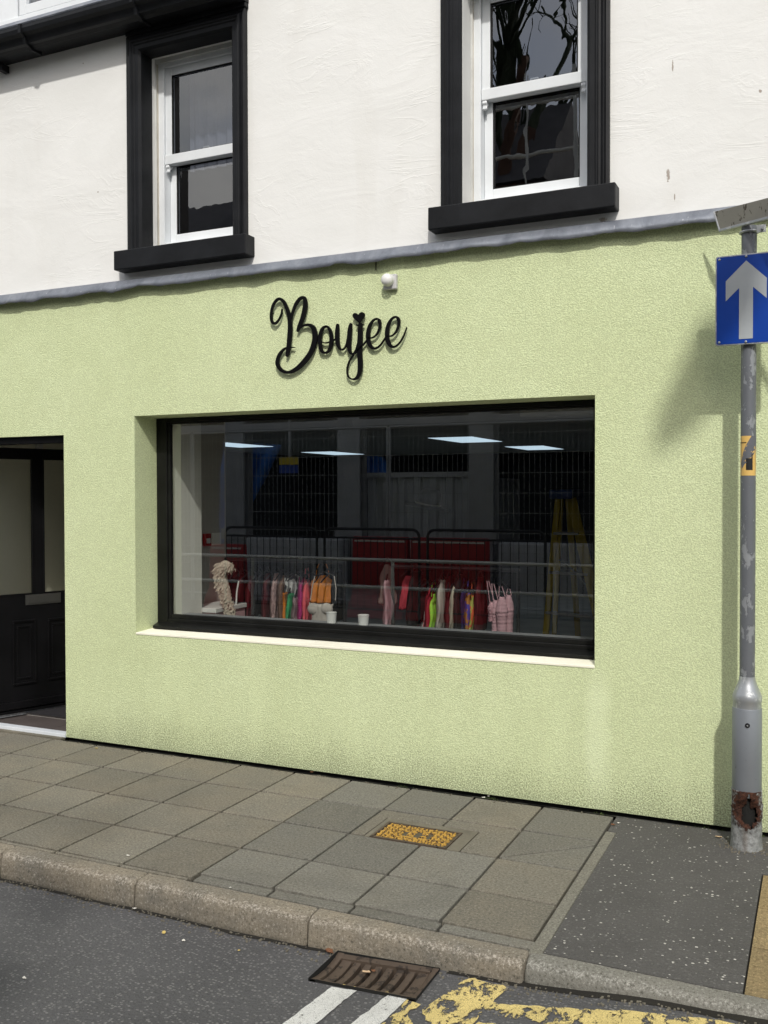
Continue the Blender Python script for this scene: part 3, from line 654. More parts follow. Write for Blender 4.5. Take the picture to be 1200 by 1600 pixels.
# architraves, sills, sash windows
def arch_profile(): # (inward offset from outer edge, proud of the wall)
    return [(0, 0), (0, .030), (.014, .034), (.022, .026), (.030, .026), (.036, .044), (.046, .046), (.052, .036), (.060, .036), (.066, .028), (.090, .028), (.097, .020), (.104, .012)]
def architrave(x0, x1, z0, z1, full, par):
    wA = .104; pr = arch_profile(); k = full/wA
    m = MB(); rg = []
    pr = [(a*k, h) for a, h in pr]+[(full, -.10)]
    for corner in ((x0, z0, 1, 0), (x0, z1, 1, -1), (x1, z1, -1, -1), (x1, z0, -1, 0)):
        cx, cz, sx, sz = corner
        rg.append([(cx+sx*a, UW-h, cz+sz*a) for a, h in pr])
    for a, c in zip(rg, rg[1:]):
        for i in range(len(pr)-1): m.quad(a[i], a[i+1], c[i+1], c[i])
    return m.build('architrave', 'black_paint', par, merge=False)
def sash_window(x0, x1, par, ztop, mr, curt):
    """white box sash: x0..x1 reveal, glass panes upper / lower"""
    wv = empty('window', ((x0+x1)/2, .2, 3.3), par); Y = .192; zb = 3.375
    fo = MB()
    J = .052
    fo.box(x0, x0+J, Y, Y+.12, 3.29, ztop).box(x1-J, x1, Y, Y+.12, 3.29, ztop).box(x0+J, x1-J, Y, Y+.12, ztop-.055, ztop).box(x0+J, x1-J, Y+.004, Y+.12, 3.29, zb)
    fo.build('outer_frame', 'upvc', wv, bevel=.004)
    hd = MB().box(x0, x1, Y-.022, Y-.001, ztop-.028, ztop).box(x0, x0+.012, Y-.024, Y-.0225, 3.30, ztop); hd.build('head_bead', 'upvc_dirty', wv, bevel=.003)
    sr_ = MB(); zz = 3.30
    sr_.box(x0+.0, x0+.010, Y-.012, Y+.0, 3.29, ztop-.03); sr_.build('sealant', 'dead_plaster', wv)
    a, c = x0+J+.001, x1-J-.001; S_ = .050
    us = MB().box(a, a+S_, Y+.018, Y+.058, mr-.06, ztop-.056).box(c-S_, c, Y+.018, Y+.058, mr-.06, ztop-.056).box(a+S_, c-S_, Y+.018, Y+.058, ztop-.106, ztop-.056).box(a, c, Y+.008, Y+.060, mr-.064, mr)
    # horns
    for hx in (a, c-S_*.7): us.prism([(Y+.012, mr-.064), (Y+.055, mr-.064), (Y+.050, mr-.085), (Y+.028, mr-.100), (Y+.030, mr-.118), (Y+.016, mr-.112), (Y+.018, mr-.092), (Y+.008, mr-.080)], 'x', hx+.004, hx+S_*.62)
    us.build('upper_sash', 'upvc', wv, bevel=.004)
    ls = MB().box(a, a+S_, Y+.066, Y+.106, zb, mr-.002).box(c-S_, c, Y+.066, Y+.106, zb, mr-.002).box(a+S_, c-S_, Y+.066, Y+.106, zb, zb+.070).box(a+S_, c-S_, Y+.066, Y+.106, mr-.06, mr-.002)
    ls.build('lower_sash', 'upvc', wv, bevel=.004)
    gk = MB()
    for (z0_, z1_, yy) in ((mr, ztop-.106, Y+.022), (zb+.070, mr-.064, Y+.070)):
        X0, X1 = a+S_, c-S_
        gk.box(X0, X0+.006, yy, yy+.012, z0_, z1_).box(X1-.006, X1, yy, yy+.012, z0_, z1_).box(X0+.006, X1-.006, yy, yy+.012, z1_-.006, z1_).box(X0+.006, X1-.006, yy, yy+.012, z0_, z0_+.006)
    gk.build('gasket', 'black_frame', wv)
    MB().quad((a+S_, Y+.036, mr), (c-S_, Y+.036, mr), (c-S_, Y+.036, ztop-.106), (a+S_, Y+.036, ztop-.106)).build('pane', 'house_glass', wv)
    MB().quad((a+S_, Y+.084, zb+.07), (c-S_, Y+.084, zb+.07), (c-S_, Y+.084, mr-.06), (a+S_, Y+.084, mr-.06)).build('pane', 'house_glass', wv)
    cl = MB()
    MB().tube([((x0+x1)/2-.03, Y+.05, mr+.003), ((x0+x1)/2-.02, Y+.045, mr+.022), ((x0+x1)/2+.02, Y+.045, mr+.022), ((x0+x1)/2+.03, Y+.05, mr+.003)], .005, 6).build('sash_catch', 'plastic_white', wv)
    # room behind
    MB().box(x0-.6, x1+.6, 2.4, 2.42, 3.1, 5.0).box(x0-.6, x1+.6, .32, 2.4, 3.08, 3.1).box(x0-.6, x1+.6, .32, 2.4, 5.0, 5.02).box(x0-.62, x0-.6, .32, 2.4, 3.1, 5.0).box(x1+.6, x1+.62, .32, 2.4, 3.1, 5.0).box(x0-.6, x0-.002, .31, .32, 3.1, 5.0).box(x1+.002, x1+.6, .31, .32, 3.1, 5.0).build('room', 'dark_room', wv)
    if curt:
        m = MB(); rg = []
        for i in range(25):
            xx = x0+.10+(x1-x0-.10)*i/24; yy = .42+.012*math.sin(i*1.9); rg.append([(xx, yy, mr-.05), (xx, yy, 4.62)])
        for p_, q_ in zip(rg, rg[1:]): m.quad(p_[0], q_[0], q_[1], p_[1])
        m.build('blind', 'curtain', wv, smooth=True)
    architrave(*{True: (-4.200, W(387.2, 200, .033).x), False: (-1.974, W(953.5, 150, .033).x)}[curt], 3.285, 4.700, .108 if curt else .119, wv)
    sx0, sx1 = ((-4.256, W(397.5, 370, .033).x) if curt else (-2.024, W(967.4, 300, .033).x))
    MB().box(sx0, sx1, -.068, .25, 3.160, 3.286).build('sill', 'black_paint', wv, bevel=.006)
    return wv
sash_window(W1[0], W1[1], bd, 4.600, 3.965, True)
sash_window(W2[0], W2[1], bd, 4.595, 4.004, False)
# bottoms of the frames are pale timber sub-sill
MB().box(W2[0]+.02, W2[1], .150, .191, 3.287, 3.330).build('sub_sill', 'dead_plaster', bd)

# black cornice/gutter over the left window and the white bay above it
cr_ = [( .035, 4.735), (-.10, 4.722), (-.125, 4.735), (-.150, 4.738), (-.158, 4.755), (-.172, 4.775), (-.196, 4.790), (-.205, 4.815), (-.203, 4.838), (-.165, 4.842), (.035, 4.86)]
MB().prism(cr_, 'x', BL, -3.262).build('cornice', 'black_paint', bd, bevel=.002)
MB().box(-4.198, -3.264, -.005, .034, 4.702, 4.728).build('cornice_block', 'black_paint', bd, bevel=.003)
for jx in (-4.92, -3.98): 
    MB().prism([(-.02, 4.712), (-.11, 4.706), (-.135, 4.720), (-.165, 4.728), (-.178, 4.765), (-.212, 4.785), (-.214, 4.842), (-.19, 4.846), (-.02, 4.85)], 'x', jx-.012, jx+.012).build('gutter_joint', 'black_paint', bd)
MB().box(-5.30, -5.26, -.04, .03, 4.67, 4.72).build('bracket', 'black_paint', bd, bevel=.004)
MB().prism([(-.200, 4.842), (-.205, 4.850), (-.150, 4.905), (-.10, 4.91), (-.10, 4.842)], 'x', BL, -4.05).build('lead_apron', 'lead', bd)
bw_ = empty('bay_window', (-5.0, -.1, 4.9), bd)
MB().box(-5.98, -4.20, -.135, .034, 4.912, 4.945).build('sill', 'upvc', bw_, bevel=.004)
MB().box(-5.98, -5.02, -.125, .034, 4.947, 6.3).box(-4.22, -4.10, -.125, .034, 4.947, 6.3).box(-5.02, -4.22, -.125, .034, 6.15, 6.3).build('panel', 'upvc', bw_)
MB().box(-5.00, -4.94, -.132, -.08, 4.947, 6.15).box(-4.28, -4.22, -.132, -.08, 4.947, 6.15).box(-4.94, -4.28, -.132, -.08, 4.947, 5.012).build('frame', 'upvc', bw_, bevel=.004)
MB().quad((-4.94, -.10, 5.012), (-4.28, -.10, 5.012), (-4.28, -.10, 6.15), (-4.94, -.10, 6.15)).build('pane', 'house_glass', bw_)
MB().box(-4.94, -4.28, -.02, .02, 5.0, 6.15).build('blind', 'curtain', bw_)

# ---- display window
dw = empty('display_window', ((OX0+OX1)/2, RD, OZ0), bd); FY = RD-.012
fr = MB(); fx0, fx1, fz0, fz1 = OX0+.002, OX1-.002, .800, OZ1-.002
GXa, GXb, GZa, GZb = -4.040, -1.160, .868, 2.160
fr.box(fx0, GXa-.02, FY, FY+.07, fz0, fz1).box(GXb+.02, fx1, FY, FY+.07, fz0, fz1).box(GXa-.02, GXb+.02, FY, FY+.07, GZb+.012, fz1).box(GXa-.02, GXb+.02, FY, FY+.07, fz0, GZa-.030)
fr.build('frame', 'black_frame', dw, bevel=.004)
bd2 = MB(); yy = FY+.010
bd2.box(GXa-.022, GXa, yy, yy+.03, GZa-.032, GZb+.014).box(GXb, GXb+.022, yy, yy+.03, GZa-.032, GZb+.014).box(GXa, GXb, yy, yy+.03, GZb, GZb+.014).box(GXa, GXb, yy, yy+.03, GZa-.032, GZa)
bd2.build('glazing_bead', 'black_frame', dw, bevel=.005)
MB().hull8([(OX0-.0+.03, .135, .780), (OX1-.003, .135, .780), (OX1-.003, FY+.002, .780), (OX0+.003, FY+.002, .780), (OX0+.03, .135, .797), (OX1-.003, .135, .797), (OX1-.003, FY+.002, .812), (OX0+.003, FY+.002, .812)]).build('cill', 'black_frame', dw, bevel=.003)
GYP = FY+.026
MB().quad((GXa, GYP, GZa), (GXb, GYP, GZa), (GXb, GYP, GZb), (GXa, GYP, GZb)).build('pane', 'shop_glass', dw)

# ---- shop interior (walls, floor, ceiling belong to the building)
RX0, RX1, RY1, RZ = -8.6, .8, 10.2, 2.375
MB().box(RX0, RX1, .36, RY1, -.02, .03).build('shop_floor', 'shop_floor', bd)
MB().box(RX0, RX1, .345, RY1, RZ, RZ+.08).build('shop_ceiling', 'ceiling', bd)
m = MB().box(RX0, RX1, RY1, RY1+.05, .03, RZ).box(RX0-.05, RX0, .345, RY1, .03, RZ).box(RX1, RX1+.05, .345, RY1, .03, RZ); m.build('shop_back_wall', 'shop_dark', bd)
m = MB(); sheet_with_holes(-4.70, RX1, .03, RZ, .345, [(OX0, OX1, OZ0, OZ1, .346)], 0, m); MB().box(OX0-.01, OX1+.06, .292, .344, GZb+.02, RZ).box(OX1+.001, OX1+.06, .292, .344, .03, GZb+.019).box(OX0-.01, OX1, .292, .344, .60, .818).build('window_lining', 'shop_wall', bd)
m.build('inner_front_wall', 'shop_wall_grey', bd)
MB().box(-4.30, -4.062, .292, .62, .03, RZ-.001).build('inner_pier', 'shop_wall', bd)
MB().box(-4.70, -4.262, .622, 1.22, .03, RZ-.001).build('side_wall', 'shop_wall_grey', bd)
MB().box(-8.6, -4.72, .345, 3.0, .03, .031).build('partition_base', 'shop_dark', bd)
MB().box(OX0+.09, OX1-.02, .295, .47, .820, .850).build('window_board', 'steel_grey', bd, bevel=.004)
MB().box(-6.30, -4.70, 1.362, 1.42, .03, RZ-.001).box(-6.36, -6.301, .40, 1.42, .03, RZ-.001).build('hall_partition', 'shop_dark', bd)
# ceiling bulkhead beam seen at the right and a flat box fitting
MB().box(-2.2, RX1, 2.3, 2.5, RZ-.08, RZ-.001).build('ceiling_beam', 'ceiling', bd)

# ---- doorway, hall, open door
MB().box(DX1-.030, DX1-.002, .030, .11, .03, DZ1-.002).box(DX0+.002, DX0+.030, .030, .11, .03, DZ1-.002).box(DX0+.03, DX1-.03, .030, .11, DZ1-.050, DZ1-.002).build('door_frame', 'door_black', bd, bevel=.003)
MB().box(DX0+.001, DX1-.001, -.012, .055, -.002, .026).build('threshold', 'threshold_alu', bd, bevel=.003)
MB().box(DX0, DX1, -.05, -.013, -.03, .004).build('step_mortar', 'cement', bd)
tl = empty('hall_floor', (-5.2, 1.2, 0), bd)
for i in range(4):
    for j in range(3): MB().box(-6.20+.40*i+.002, -5.802+.40*i, .06+.45*j, .505+.45*j, -.02, .012).build('tile', 'hall_tile', tl, bevel=.001)
MB().box(-6.1, -6.0, .10, 1.36, 0, 2.38).box(-6.0, -4.71, 1.30, 1.36, 0, 2.38).box(-6.0, DX0, .10, .16, 0, 2.38).build('hall_wall', 'hall_wall', bd)
MB().box(-4.745, -4.705, .115, 1.30, 0, 2.38).build('hall_wall', 'hall_wall', bd)
MB().box(-6.3, -4.7, .10, 1.4, 2.381, 2.42).build('hall_ceiling', 'hall_wall', bd)
MB().box(-5.999, -5.980, .98, 1.05, .02, 2.38).build('hall_trim', 'hall_trim', bd)
# leaf
A0 = Vector((-5.640, -.02+.03, 0)); DL = Vector((.361, .933, 0)).normalized(); NL = Vector((DL.y, -DL.x, 0))
dr = empty('door', tuple(A0), bd)
def leafpt(px, py):
    d = ray(px, py); t = (A0-CAM_POS).dot(NL)/d.dot(NL); p_ = CAM_POS+d*t; return (p_-A0).dot(DL), p_.z
def lbox(m, u0, u1, z0, z1, n0, n1):
    p_ = [A0+DL*u+NL*nn+Vector((0,0,zz)) for zz in (z0, z1) for (u, nn) in ((u0, n1), (u1, n1), (u1, n0), (u0, n0))]
    return m.hull8(p_)
u51, zg0 = leafpt(51, 928); u66, _ = leafpt(66, 923); _, zg1 = leafpt(50, 716); u98, _ = leafpt(98, 920)
uW = .86; zT = 2.035; zB = .045
m = MB(); ug0 = .08
wgl = u51-ug0
lbox(m, 0, uW, zB, zg0, -.022, .022); lbox(m, 0, ug0, zg0, zg1, -.022, .022); lbox(m, u51, u66, zg0, zg1, -.022, .022); lbox(m, uW-.09, uW, zg0, zg1, -.022, .022); lbox(m, 0, uW, zg1, zT, -.022, .022)
m.build('leaf', 'door_black', dr)
for (a, c) in ((ug0, u51), (u66, uW-.09)):
    lbox(MB(), a, c, zg0, zg1, -.004, .0).build('glass', 'door_glass', dr)
    m = MB(); lbox(m, a, c, zg0, zg0+.012, .018, .026); lbox(m, a, c, zg1-.012, zg1, .018, .026); lbox(m, a, a+.012, zg0+.012, zg1-.012, .018, .026); lbox(m, c-.012, c, zg0+.012, zg1-.012, .018, .026); m.build('glazing_bead', 'door_black', dr, bevel=.002)
def panel(p0, p1, q0, q1):
    a, zt = leafpt(*p0); c, _ = leafpt(*p1); _, zb = leafpt(*q0)
    m = MB()
    for i, (h0, h1, ww) in enumerate(((.020, .034, .0), (.020, .030, .035))):
        a2, c2, b2, t2 = a+ww, c-ww, zb+ww*1.2, zt-ww*1.2; q = .014
        lbox(m, a2, c2, b2, b2+q, h0, h1); lbox(m, a2, c2, t2-q, t2, h0, h1); lbox(m, a2, a2+q, b2+q, t2-q, h0, h1); lbox(m, c2-q, c2, b2+q, t2-q, h0, h1)
    m.build('panel_moulding', 'door_black', dr, bevel=.004)
panel((17, 970), (54, 967), (17, 1071), None); panel((72, 966), (112, 962), (72, 1062), None)
ua, z1_ = leafpt(37.5, 929.5); ub, _ = leafpt(92.5, 926); _, z0_ = leafpt(37.5, 945.5)
m = MB(); lbox(m, ua, ub, z0_, z1_, .022, .029); lp = m.build('letter_plate', 'chrome', dr, bevel=.002)
m = MB(); lbox(m, ua+.02, ub-.02, z0_+.012, z1_-.010, .029, .034); m.build('flap', 'chrome', lp, bevel=.002)
m = MB(); lbox(m, 0, uW, zB+.03, zB+.085, .022, .045); lbox(m, 0, uW, zB-.002, zB+.018, .022, .034); m.build('weather_bar', 'door_black', dr, bevel=.004)
m = MB(); lbox(m, 0, uW, .022, .042, -.02, .020); m.build('bottom_seal', 'galv', dr)

# ================================================================== fittings on the wall
sg = empty('shop_sign', tuple(W(530, 530, -.03))); tag(sg, 'black cursive raised lettering with a heart over the j on the green wall', 'sign')
LY = -.030; PXM = (W(700, 530, LY)-W(400, 530, LY)).length/300
strk = {
 'letter': [
  [ # B
   [(160,332,7),(156,362,9),(140,398,11),(116,421,14),(96,405,16),(93,355,15),(108,300,15),(138,268,16),(168,282,18),(190,325,21),(205,375,23),(211,440,27),(207,510,27),(200,575,25),(194,612,22),(190,622,14)],
   [(213,410,12),(226,352,15),(248,297,18),(274,265,18),(298,262,20),(306,295,26),(298,350,27),(284,400,26),(268,440,23),(258,466,15)],
   [(256,466,9),(285,438,10),(320,430,16),(352,444,25),(366,488,31),(360,545,31),(338,605,30),(296,662,29),(248,706,24),(198,727,17),(155,712,20),(131,672,24),(142,620,20),(172,582,13),(205,571,8),(238,571,4)]],
  [ # o
   [(440,438,9),(415,450,17),(399,490,22),(396,540,23),(406,590,20),(430,604,11),(455,586,18),(467,540,23),(466,485,20),(450,448,15),(432,437,9)],
   [(398,530,6),(425,542,7),(460,536,8),(484,524,8),(500,510,6)]],
  [ # u
   [(508,432,18),(505,480,25),(507,535,24),(520,576,15),(540,584,9),(560,560,9),(575,510,16),(584,460,24),(590,428,18)],
   [(589,430,18),(583,480,26),(578,545,27),(584,595,19),(602,612,10),(620,590,8),(634,545,7),(640,520,6)]],
  [ # j
   [(650,428,24),(648,500,29),(645,590,29),(649,670,29),(645,725,25),(628,760,17),(600,770,9),(574,752,8),(567,710,9),(580,660,9),(605,620,8),(640,582,8),(672,548,8),(696,516,6)],
   [(626,430,8),(640,433,9),(656,430,9),(670,428,7)]],
  [ # e
   [(694,512,7),(728,508,8),(755,482,10),(771,440,15),(768,405,17),(752,392,11),(728,403,12),(706,440,19),(697,490,24),(702,540,23),(720,570,18),(744,576,11),(772,558,9),(796,525,8),(812,498,6)]],
  [ # e
   [(812,502,7),(848,497,8),(874,470,10),(890,428,15),(888,395,17),(872,380,11),(848,391,12),(826,428,19),(817,478,24),(821,528,23),(838,560,18),(862,567,11),(890,548,9),(918,505,8),(940,446,4)]],
 ]}
def stroke(m, pts, dy):
    pw = [(W(400+a/4, 400+c/4, LY).x, W(400+a/4, 400+c/4, LY).z, ww/4*PXM) for a, c, ww in pts]
    cs = catmull(pw, 7); Lf = []; Rt = []
    for i, q in enumerate(cs):
        d = Vector((cs[min(i+1, len(cs)-1)].x-cs[max(i-1, 0)].x, cs[min(i+1, len(cs)-1)].y-cs[max(i-1, 0)].y)); d.normalize(); nn = Vector((-d.y, d.x))*q.z/2
        Lf.append((q.x+nn.x, q.y+nn.y)); Rt.append((q.x-nn.x, q.y-nn.y))
    y0, y1 = LY+dy, LY+.012+dy
    rg = [[(a[0], y0, a[1]), (c[0], y0, c[1]), (c[0], y1, c[1]), (a[0], y1, a[1])] for a, c in zip(Lf, Rt)]
    m.rings(rg)
    for e, q, s_ in ((0, cs[0], cs[1]), (-1, cs[-1], cs[-2])):     # rounded stroke ends
        rr = q.z/2; m.prism([(q.x+rr*math.cos(t*math.pi/5), q.y+rr*math.sin(t*math.pi/5)) for t in range(10)], 'y', y0+.0004, y1-.0004)
k_ = 0
for li, L_ in enumerate(strk['letter']):
    m = MB()
    for st in L_: stroke(m, st, .0006*(k_ % 5)); k_ += 1
    lo = m.build('letter', 'sign_black', sg, smooth=False)
    # stand-off pins
    a, c, _w = L_[0][5]; q = W(400+a/4, 400+c/4, LY); MB().tube([(q.x, LY+.01, q.z), (q.x, .004, q.z)], .004, 8).build('stand_off', 'sign_black', lo)
hp = [(641,418),(622,400),(606,384),(603,368),(612,357),(626,357),(638,368),(648,355),(664,350),(676,360),(676,376),(664,396)]
hq = catmull([(W(400+a/4, 400+c/4, LY).x, W(400+a/4, 400+c/4, LY).z, 0) for a, c in hp+hp[:1]], 4)[:-1]
MB().prism([(q.x, q.y) for q in hq], 'y', LY, LY+.012).build('heart', 'sign_black', sg)

# security lamp: square back box with a domed cover
lc = W(611, 441, -.0)
lm = empty('wall_light', (lc.x, 0, lc.z)); tag(lm, 'small round white wall light on a square backing above the lettering', 'wall light')
MB().box(lc.x-.036, lc.x+.046, -.030, -.002, lc.z-.047, lc.z+.040).build('back_box', 'lamp_plastic', lm, bevel=.006)
rg = [[(lc.x-.002+rr*math.cos(t*math.pi/10), yy, lc.z+.004+rr*math.sin(t*math.pi/10)) for t in range(20)] for rr, yy in ((.036, -.030), (.036, -.052), (.034, -.062), (.026, -.072), (.012, -.078), (.002, -.079))]
MB().rings(rg).build('dome', 'plastic_white', lm, smooth='auto')
MB().tube([(W(588, 404).x, -.004, 3.06), (W(588, 404).x, -.006, 2.985)], .003, 6).build('cable', 'sign_black', lm)

# ================================================================== SIGN POST
PX, PY = -.326, -.236
ps_ = empty('sign_post', (PX, PY, 0)); tag(ps_, 'grey flaking metal sign post with thick sleeved base and rusted hole', 'post')
def cyl(m, r0, z0, r1, z1, n=32): return m.rings([[(PX+r0*math.cos(2*math.pi*k/n), PY+r0*math.sin(2*math.pi*k/n), z0) for k in range(n)], [(PX+r1*math.cos(2*math.pi*k/n), PY+r1*math.sin(2*math.pi*k/n), z1) for k in range(n)]])
def lathe(prof, n=36): return MB().rings([[(PX+r_*math.cos(2*math.pi*k/n), PY+r_*math.sin(2*math.pi*k/n), z_) for k in range(n)] for r_, z_ in prof])
lathe([(.0345, .79), (.0345, W(1166, 353, -.30).z+.012)]).build('pole', 'pole_paint', ps_, smooth='auto')
lathe([(.036, .815), (.037, .800), (.045, .775), (.062, .735), (.0665, .722), (.0665, .700), (.0645, .695), (.0645, .665)]).build('shoulder', 'galv', ps_, smooth='auto')
sv = lathe([(.0655, .668), (.067, .664), (.067, .255), (.0655, .252)]).build('sleeve', 'sleeve_paint', ps_, smooth='auto')
q = Vector((.10, -1, 0)).normalized()*.067
MB().tube([(PX+q.x*1.0, PY+q.y*1.0, .595), (PX+q.x*1.05, PY+q.y*1.05, .595)], [.0115, .0105], 16).build('lock', 'tube_dark', sv)
MB().tube([(PX+q.x*1.05, PY+q.y*1.05, .595), (PX+q.x*1.09, PY+q.y*1.09, .595)], .0055, 3).build('lock_pin', 'galv', sv)
# rusted base: shell with a torn hole facing the road
NB_, NZ_ = 72, 44; bv = {}; bm = MB()
def rb(z_, k):
    base = .0635+.0035*math.exp(-z_/.03)*1.3
    return base+.0025*noise.noise(Vector((k*.25, z_*22, 3)))
for j in range(NZ_+1):
    z_ = -.01+.29*j/NZ_
    for k in range(NB_):
        t = 2*math.pi*k/NB_; r_ = rb(z_, k)
        dxx = r_*math.cos(t)-.004; 
        if math.sin(t) < 0:
            dd = math.hypot(dxx/.040, (z_-.185)/.058)+.22*noise.noise(Vector((k*.35, z_*40, 0)))
            if dd < 1.55: r_ += .006*math.exp(-((dd-1.35)**2)*14)-.020*max(0, 1.25-dd)
        bv[j, k] = len(bm.v); bm.v.append((PX+r_*math.cos(t), PY+r_*math.sin(t), z_))
for j in range(NZ_):
    for k in range(NB_):
        t = 2*math.pi*(k+.5)/NB_; z_ = -.01+.29*(j+.5)/NZ_
        if math.sin(t) < 0:
            dxx = .064*math.cos(t)-.004
            dd = math.hypot((dxx-.008)/.036, (z_-.170)/.050)+.40*noise.noise(Vector((k*.30, z_*45, 0)))
            if z_ > .20: dd = min(dd, math.hypot((dxx-.010)/.008, (z_-.225)/.045)+.2*noise.noise(Vector((k*.5, z_*60, 5))))
            if dd < 1.0: continue
        bm.f.append((bv[j, k], bv[j, (k+1) % NB_], bv[j+1, (k+1) % NB_], bv[j+1, k]))
bs = bm.build('rusted_base', 'rusty_base', ps_, smooth=True, solid=-.005)
lathe([(.050, 0), (.050, .26)], 20).build('inner_core', 'gap_black', ps_)
# sticker (code left out): yellow wrap, black block and a peeled grey tongue
def wrap(m, poly, r_):
    vs = []
    for (px, py) in poly:
        a = (px-1169.0)/12.6; a = max(-.99, min(.99, a)); th = math.asin(a)
        vd = Vector((-PX, CAM_POS.y-PY, 0)).normalized(); sd = Vector((-vd.y, vd.x, 0))
        if sd.x < 0: sd = -sd
        c = vd*math.cos(th)*r_+sd*math.sin(th)*r_
        z_ = W(px, py, PY-.03).z; vs.append((PX+c.x, PY+c.y, z_))
    m.quad(*vs); return m
def wrapband(m, x0, x1, y0, y1, r_, n=10):
    for i in range(n):
        a = x0+(x1-x0)*i/n; c = x0+(x1-x0)*(i+1)/n; wrap(m, [(a, y1), (c, y1), (c, y0), (a, y0)], r_)
    return m
st_ = wrapband(MB(), 1156.7, 1181.2, 681, 743, .0352).build('sticker', 'sticker_yellow', ps_, smooth=True, merge=True)
m = MB(); wrapband(m, 1165.5, 1174, 716, 734.5, .0356, 4); wrapband(m, 1174, 1176, 709, 734.5, .0356, 2); m.build('print', 'sticker_black', st_); wrapband(MB(), 1157, 1166, 691, 692.5, .0356, 4).build('print', 'sticker_black', st_)
m = MB(); tong = [((1174, 681), (1181.3, 681)), ((1171, 686), (1181.3, 687)), ((1167, 693), (1181, 695)), ((1163.5, 700), (1180, 703)), ((1161, 708), (1177.5, 709)), ((1159.5, 716), (1175, 714)), ((1158.5, 724), (1167, 722)), ((1159.5, 732), (1160.3, 731))]
for (a, c), (e, f) in zip(tong, tong[1:]):
    for i in range(5):
        l = lambda P_, Q_, t: (P_[0]+(Q_[0]-P_[0])*t, P_[1]+(Q_[1]-P_[1])*t)
        wrap(m, [l(e, f, i/5), l(e, f, (i+1)/5), l(a, c, (i+1)/5), l(a, c, i/5)], .0361)
m.build('torn_patch', 'sticker_grey', st_, smooth=True, merge=True)

# blue one-way plate
SY = PY-.052
a0 = W(1118, 402, SY); a1 = W(1118, 541, SY); sw = .302
sx0, sx1, sz0, sz1 = a0.x, a0.x+sw, a1.z, a0.z+.002
ow = empty('one_way_sign', ((sx0+sx1)/2, SY, (sz0+sz1)/2)); tag(ow, 'square blue sign plate with a grey upward arrow on the post', 'road sign')
def rrect(x0, x1, z0, z1, rr, n=5):
    P_ = []
    for cx, cz, s0 in ((x1-rr, z1-rr, 0), (x0+rr, z1-rr, 90), (x0+rr, z0+rr, 180), (x1-rr, z0+rr, 270)):
        for i in range(n+1): t = R(s0+90*i/n); P_.append((cx+rr*math.cos(t), cz+rr*math.sin(t)))
    return P_
MB().prism(rrect(sx0, sx1, sz0, sz1, .012), 'y', SY, SY+.014).build('plate', 'galv', ow, bevel=.0015)
MB().prism(rrect(sx0+.006, sx1-.006, sz0+.006, sz1-.006, .009), 'y', SY-.0015, SY+.001).build('blue_face', 'sign_blue', ow)
def sp_(px, py): v = W(px, py, SY); return (v.x, v.z)
apx = W(1166, 407, SY); cxA = apx.x
ar = [sp_(1166, 407), sp_(1134, 440), sp_(1134, 471), sp_(1155, 450), sp_(1155, 530)]
ar = [(cxA+(a-cxA), z_) for a, z_ in ar]; ar[-1] = (ar[-2][0], ar[-1][1])
full = ar + [(2*cxA-a, z_) for a, z_ in ar[1:][::-1]]
MB().prism(full, 'y', SY-.0028, SY-.0016).build('arrow', 'arrow', ow)
for (px, pz) in ((sx0+.018, sz1-.016), (sx0+.018, sz0+.016), (cxA, sz1-.012), (cxA, sz0+.012), (sx1-.018, sz1-.016), (sx1-.018, sz0+.016)):
    MB().tube([(px, SY-.0015, pz), (px, SY-.004, pz), (px, SY-.006, pz)], [.0062, .0058, .002], 12).build('rivet', 'galv', ow, smooth=True)
MB().box(sx0+.01, sx1-.01, SY+.0145, SY+.022, sz1-.085, sz1-.055).build('channel', 'galv', ow); MB().box(sx0+.01, sx1-.01, SY+.0145, SY+.022, sz0+.055, sz0+.085).build('channel', 'galv', ow)
# tilted street nameplate on top, seen from its weathered face
NP = empty('street_nameplate', (PX, PY, 3.0)); tag(NP, 'weathered grey blank plate tilted on top of the sign post', 'nameplate')
e0 = W(1114.5, 331, -.15); e1 = W(1124, 363, -.15); 
f0 = W(1207, 307, -.43); f1 = W(1216, 339, -.43)
d0 = (f0-e0); d1 = (f1-e1)
th = Vector((.03, .010, .006))
E0, E1 = e0, e1; F0, F1 = e0+d0*5.2, e1+d1*5.2
MB().hull8([E1, F1, F1+Vector((0, .006, 0)), E1+Vector((0, .006, 0)), E0, F0, F0+Vector((0, .006, 0)), E0+Vector((0, .006, 0))]).build('plate', 'nameplate_back', NP, bevel=.0015)
m = MB()
m.bar(E1+d1*.02+Vector((0, -.006, .006)), F1+Vector((0, -.006, .006)), .012, .012); m.bar(E0+Vector((.003, -.003, 0)), E1+Vector((.003, -.003, 0)), .008, .008); m.build('folded_rim', 'galv', NP, bevel=.002)
CZ = W(1166, 353, -.30).z-.016
m = MB(); m.tube([(PX+.0405*math.cos(t), PY+.0405*math.sin(t), CZ) for t in [k*math.pi/10 for k in range(21)]], .006, 8, False)
m.box(PX+.036, PX+.075, PY-.050, PY-.038, CZ-.016, CZ+.018); m.tube([(PX+.062, PY-.062, CZ), (PX+.062, PY-.030, CZ)], .006, 8); m.build('clamp', 'galv', NP)

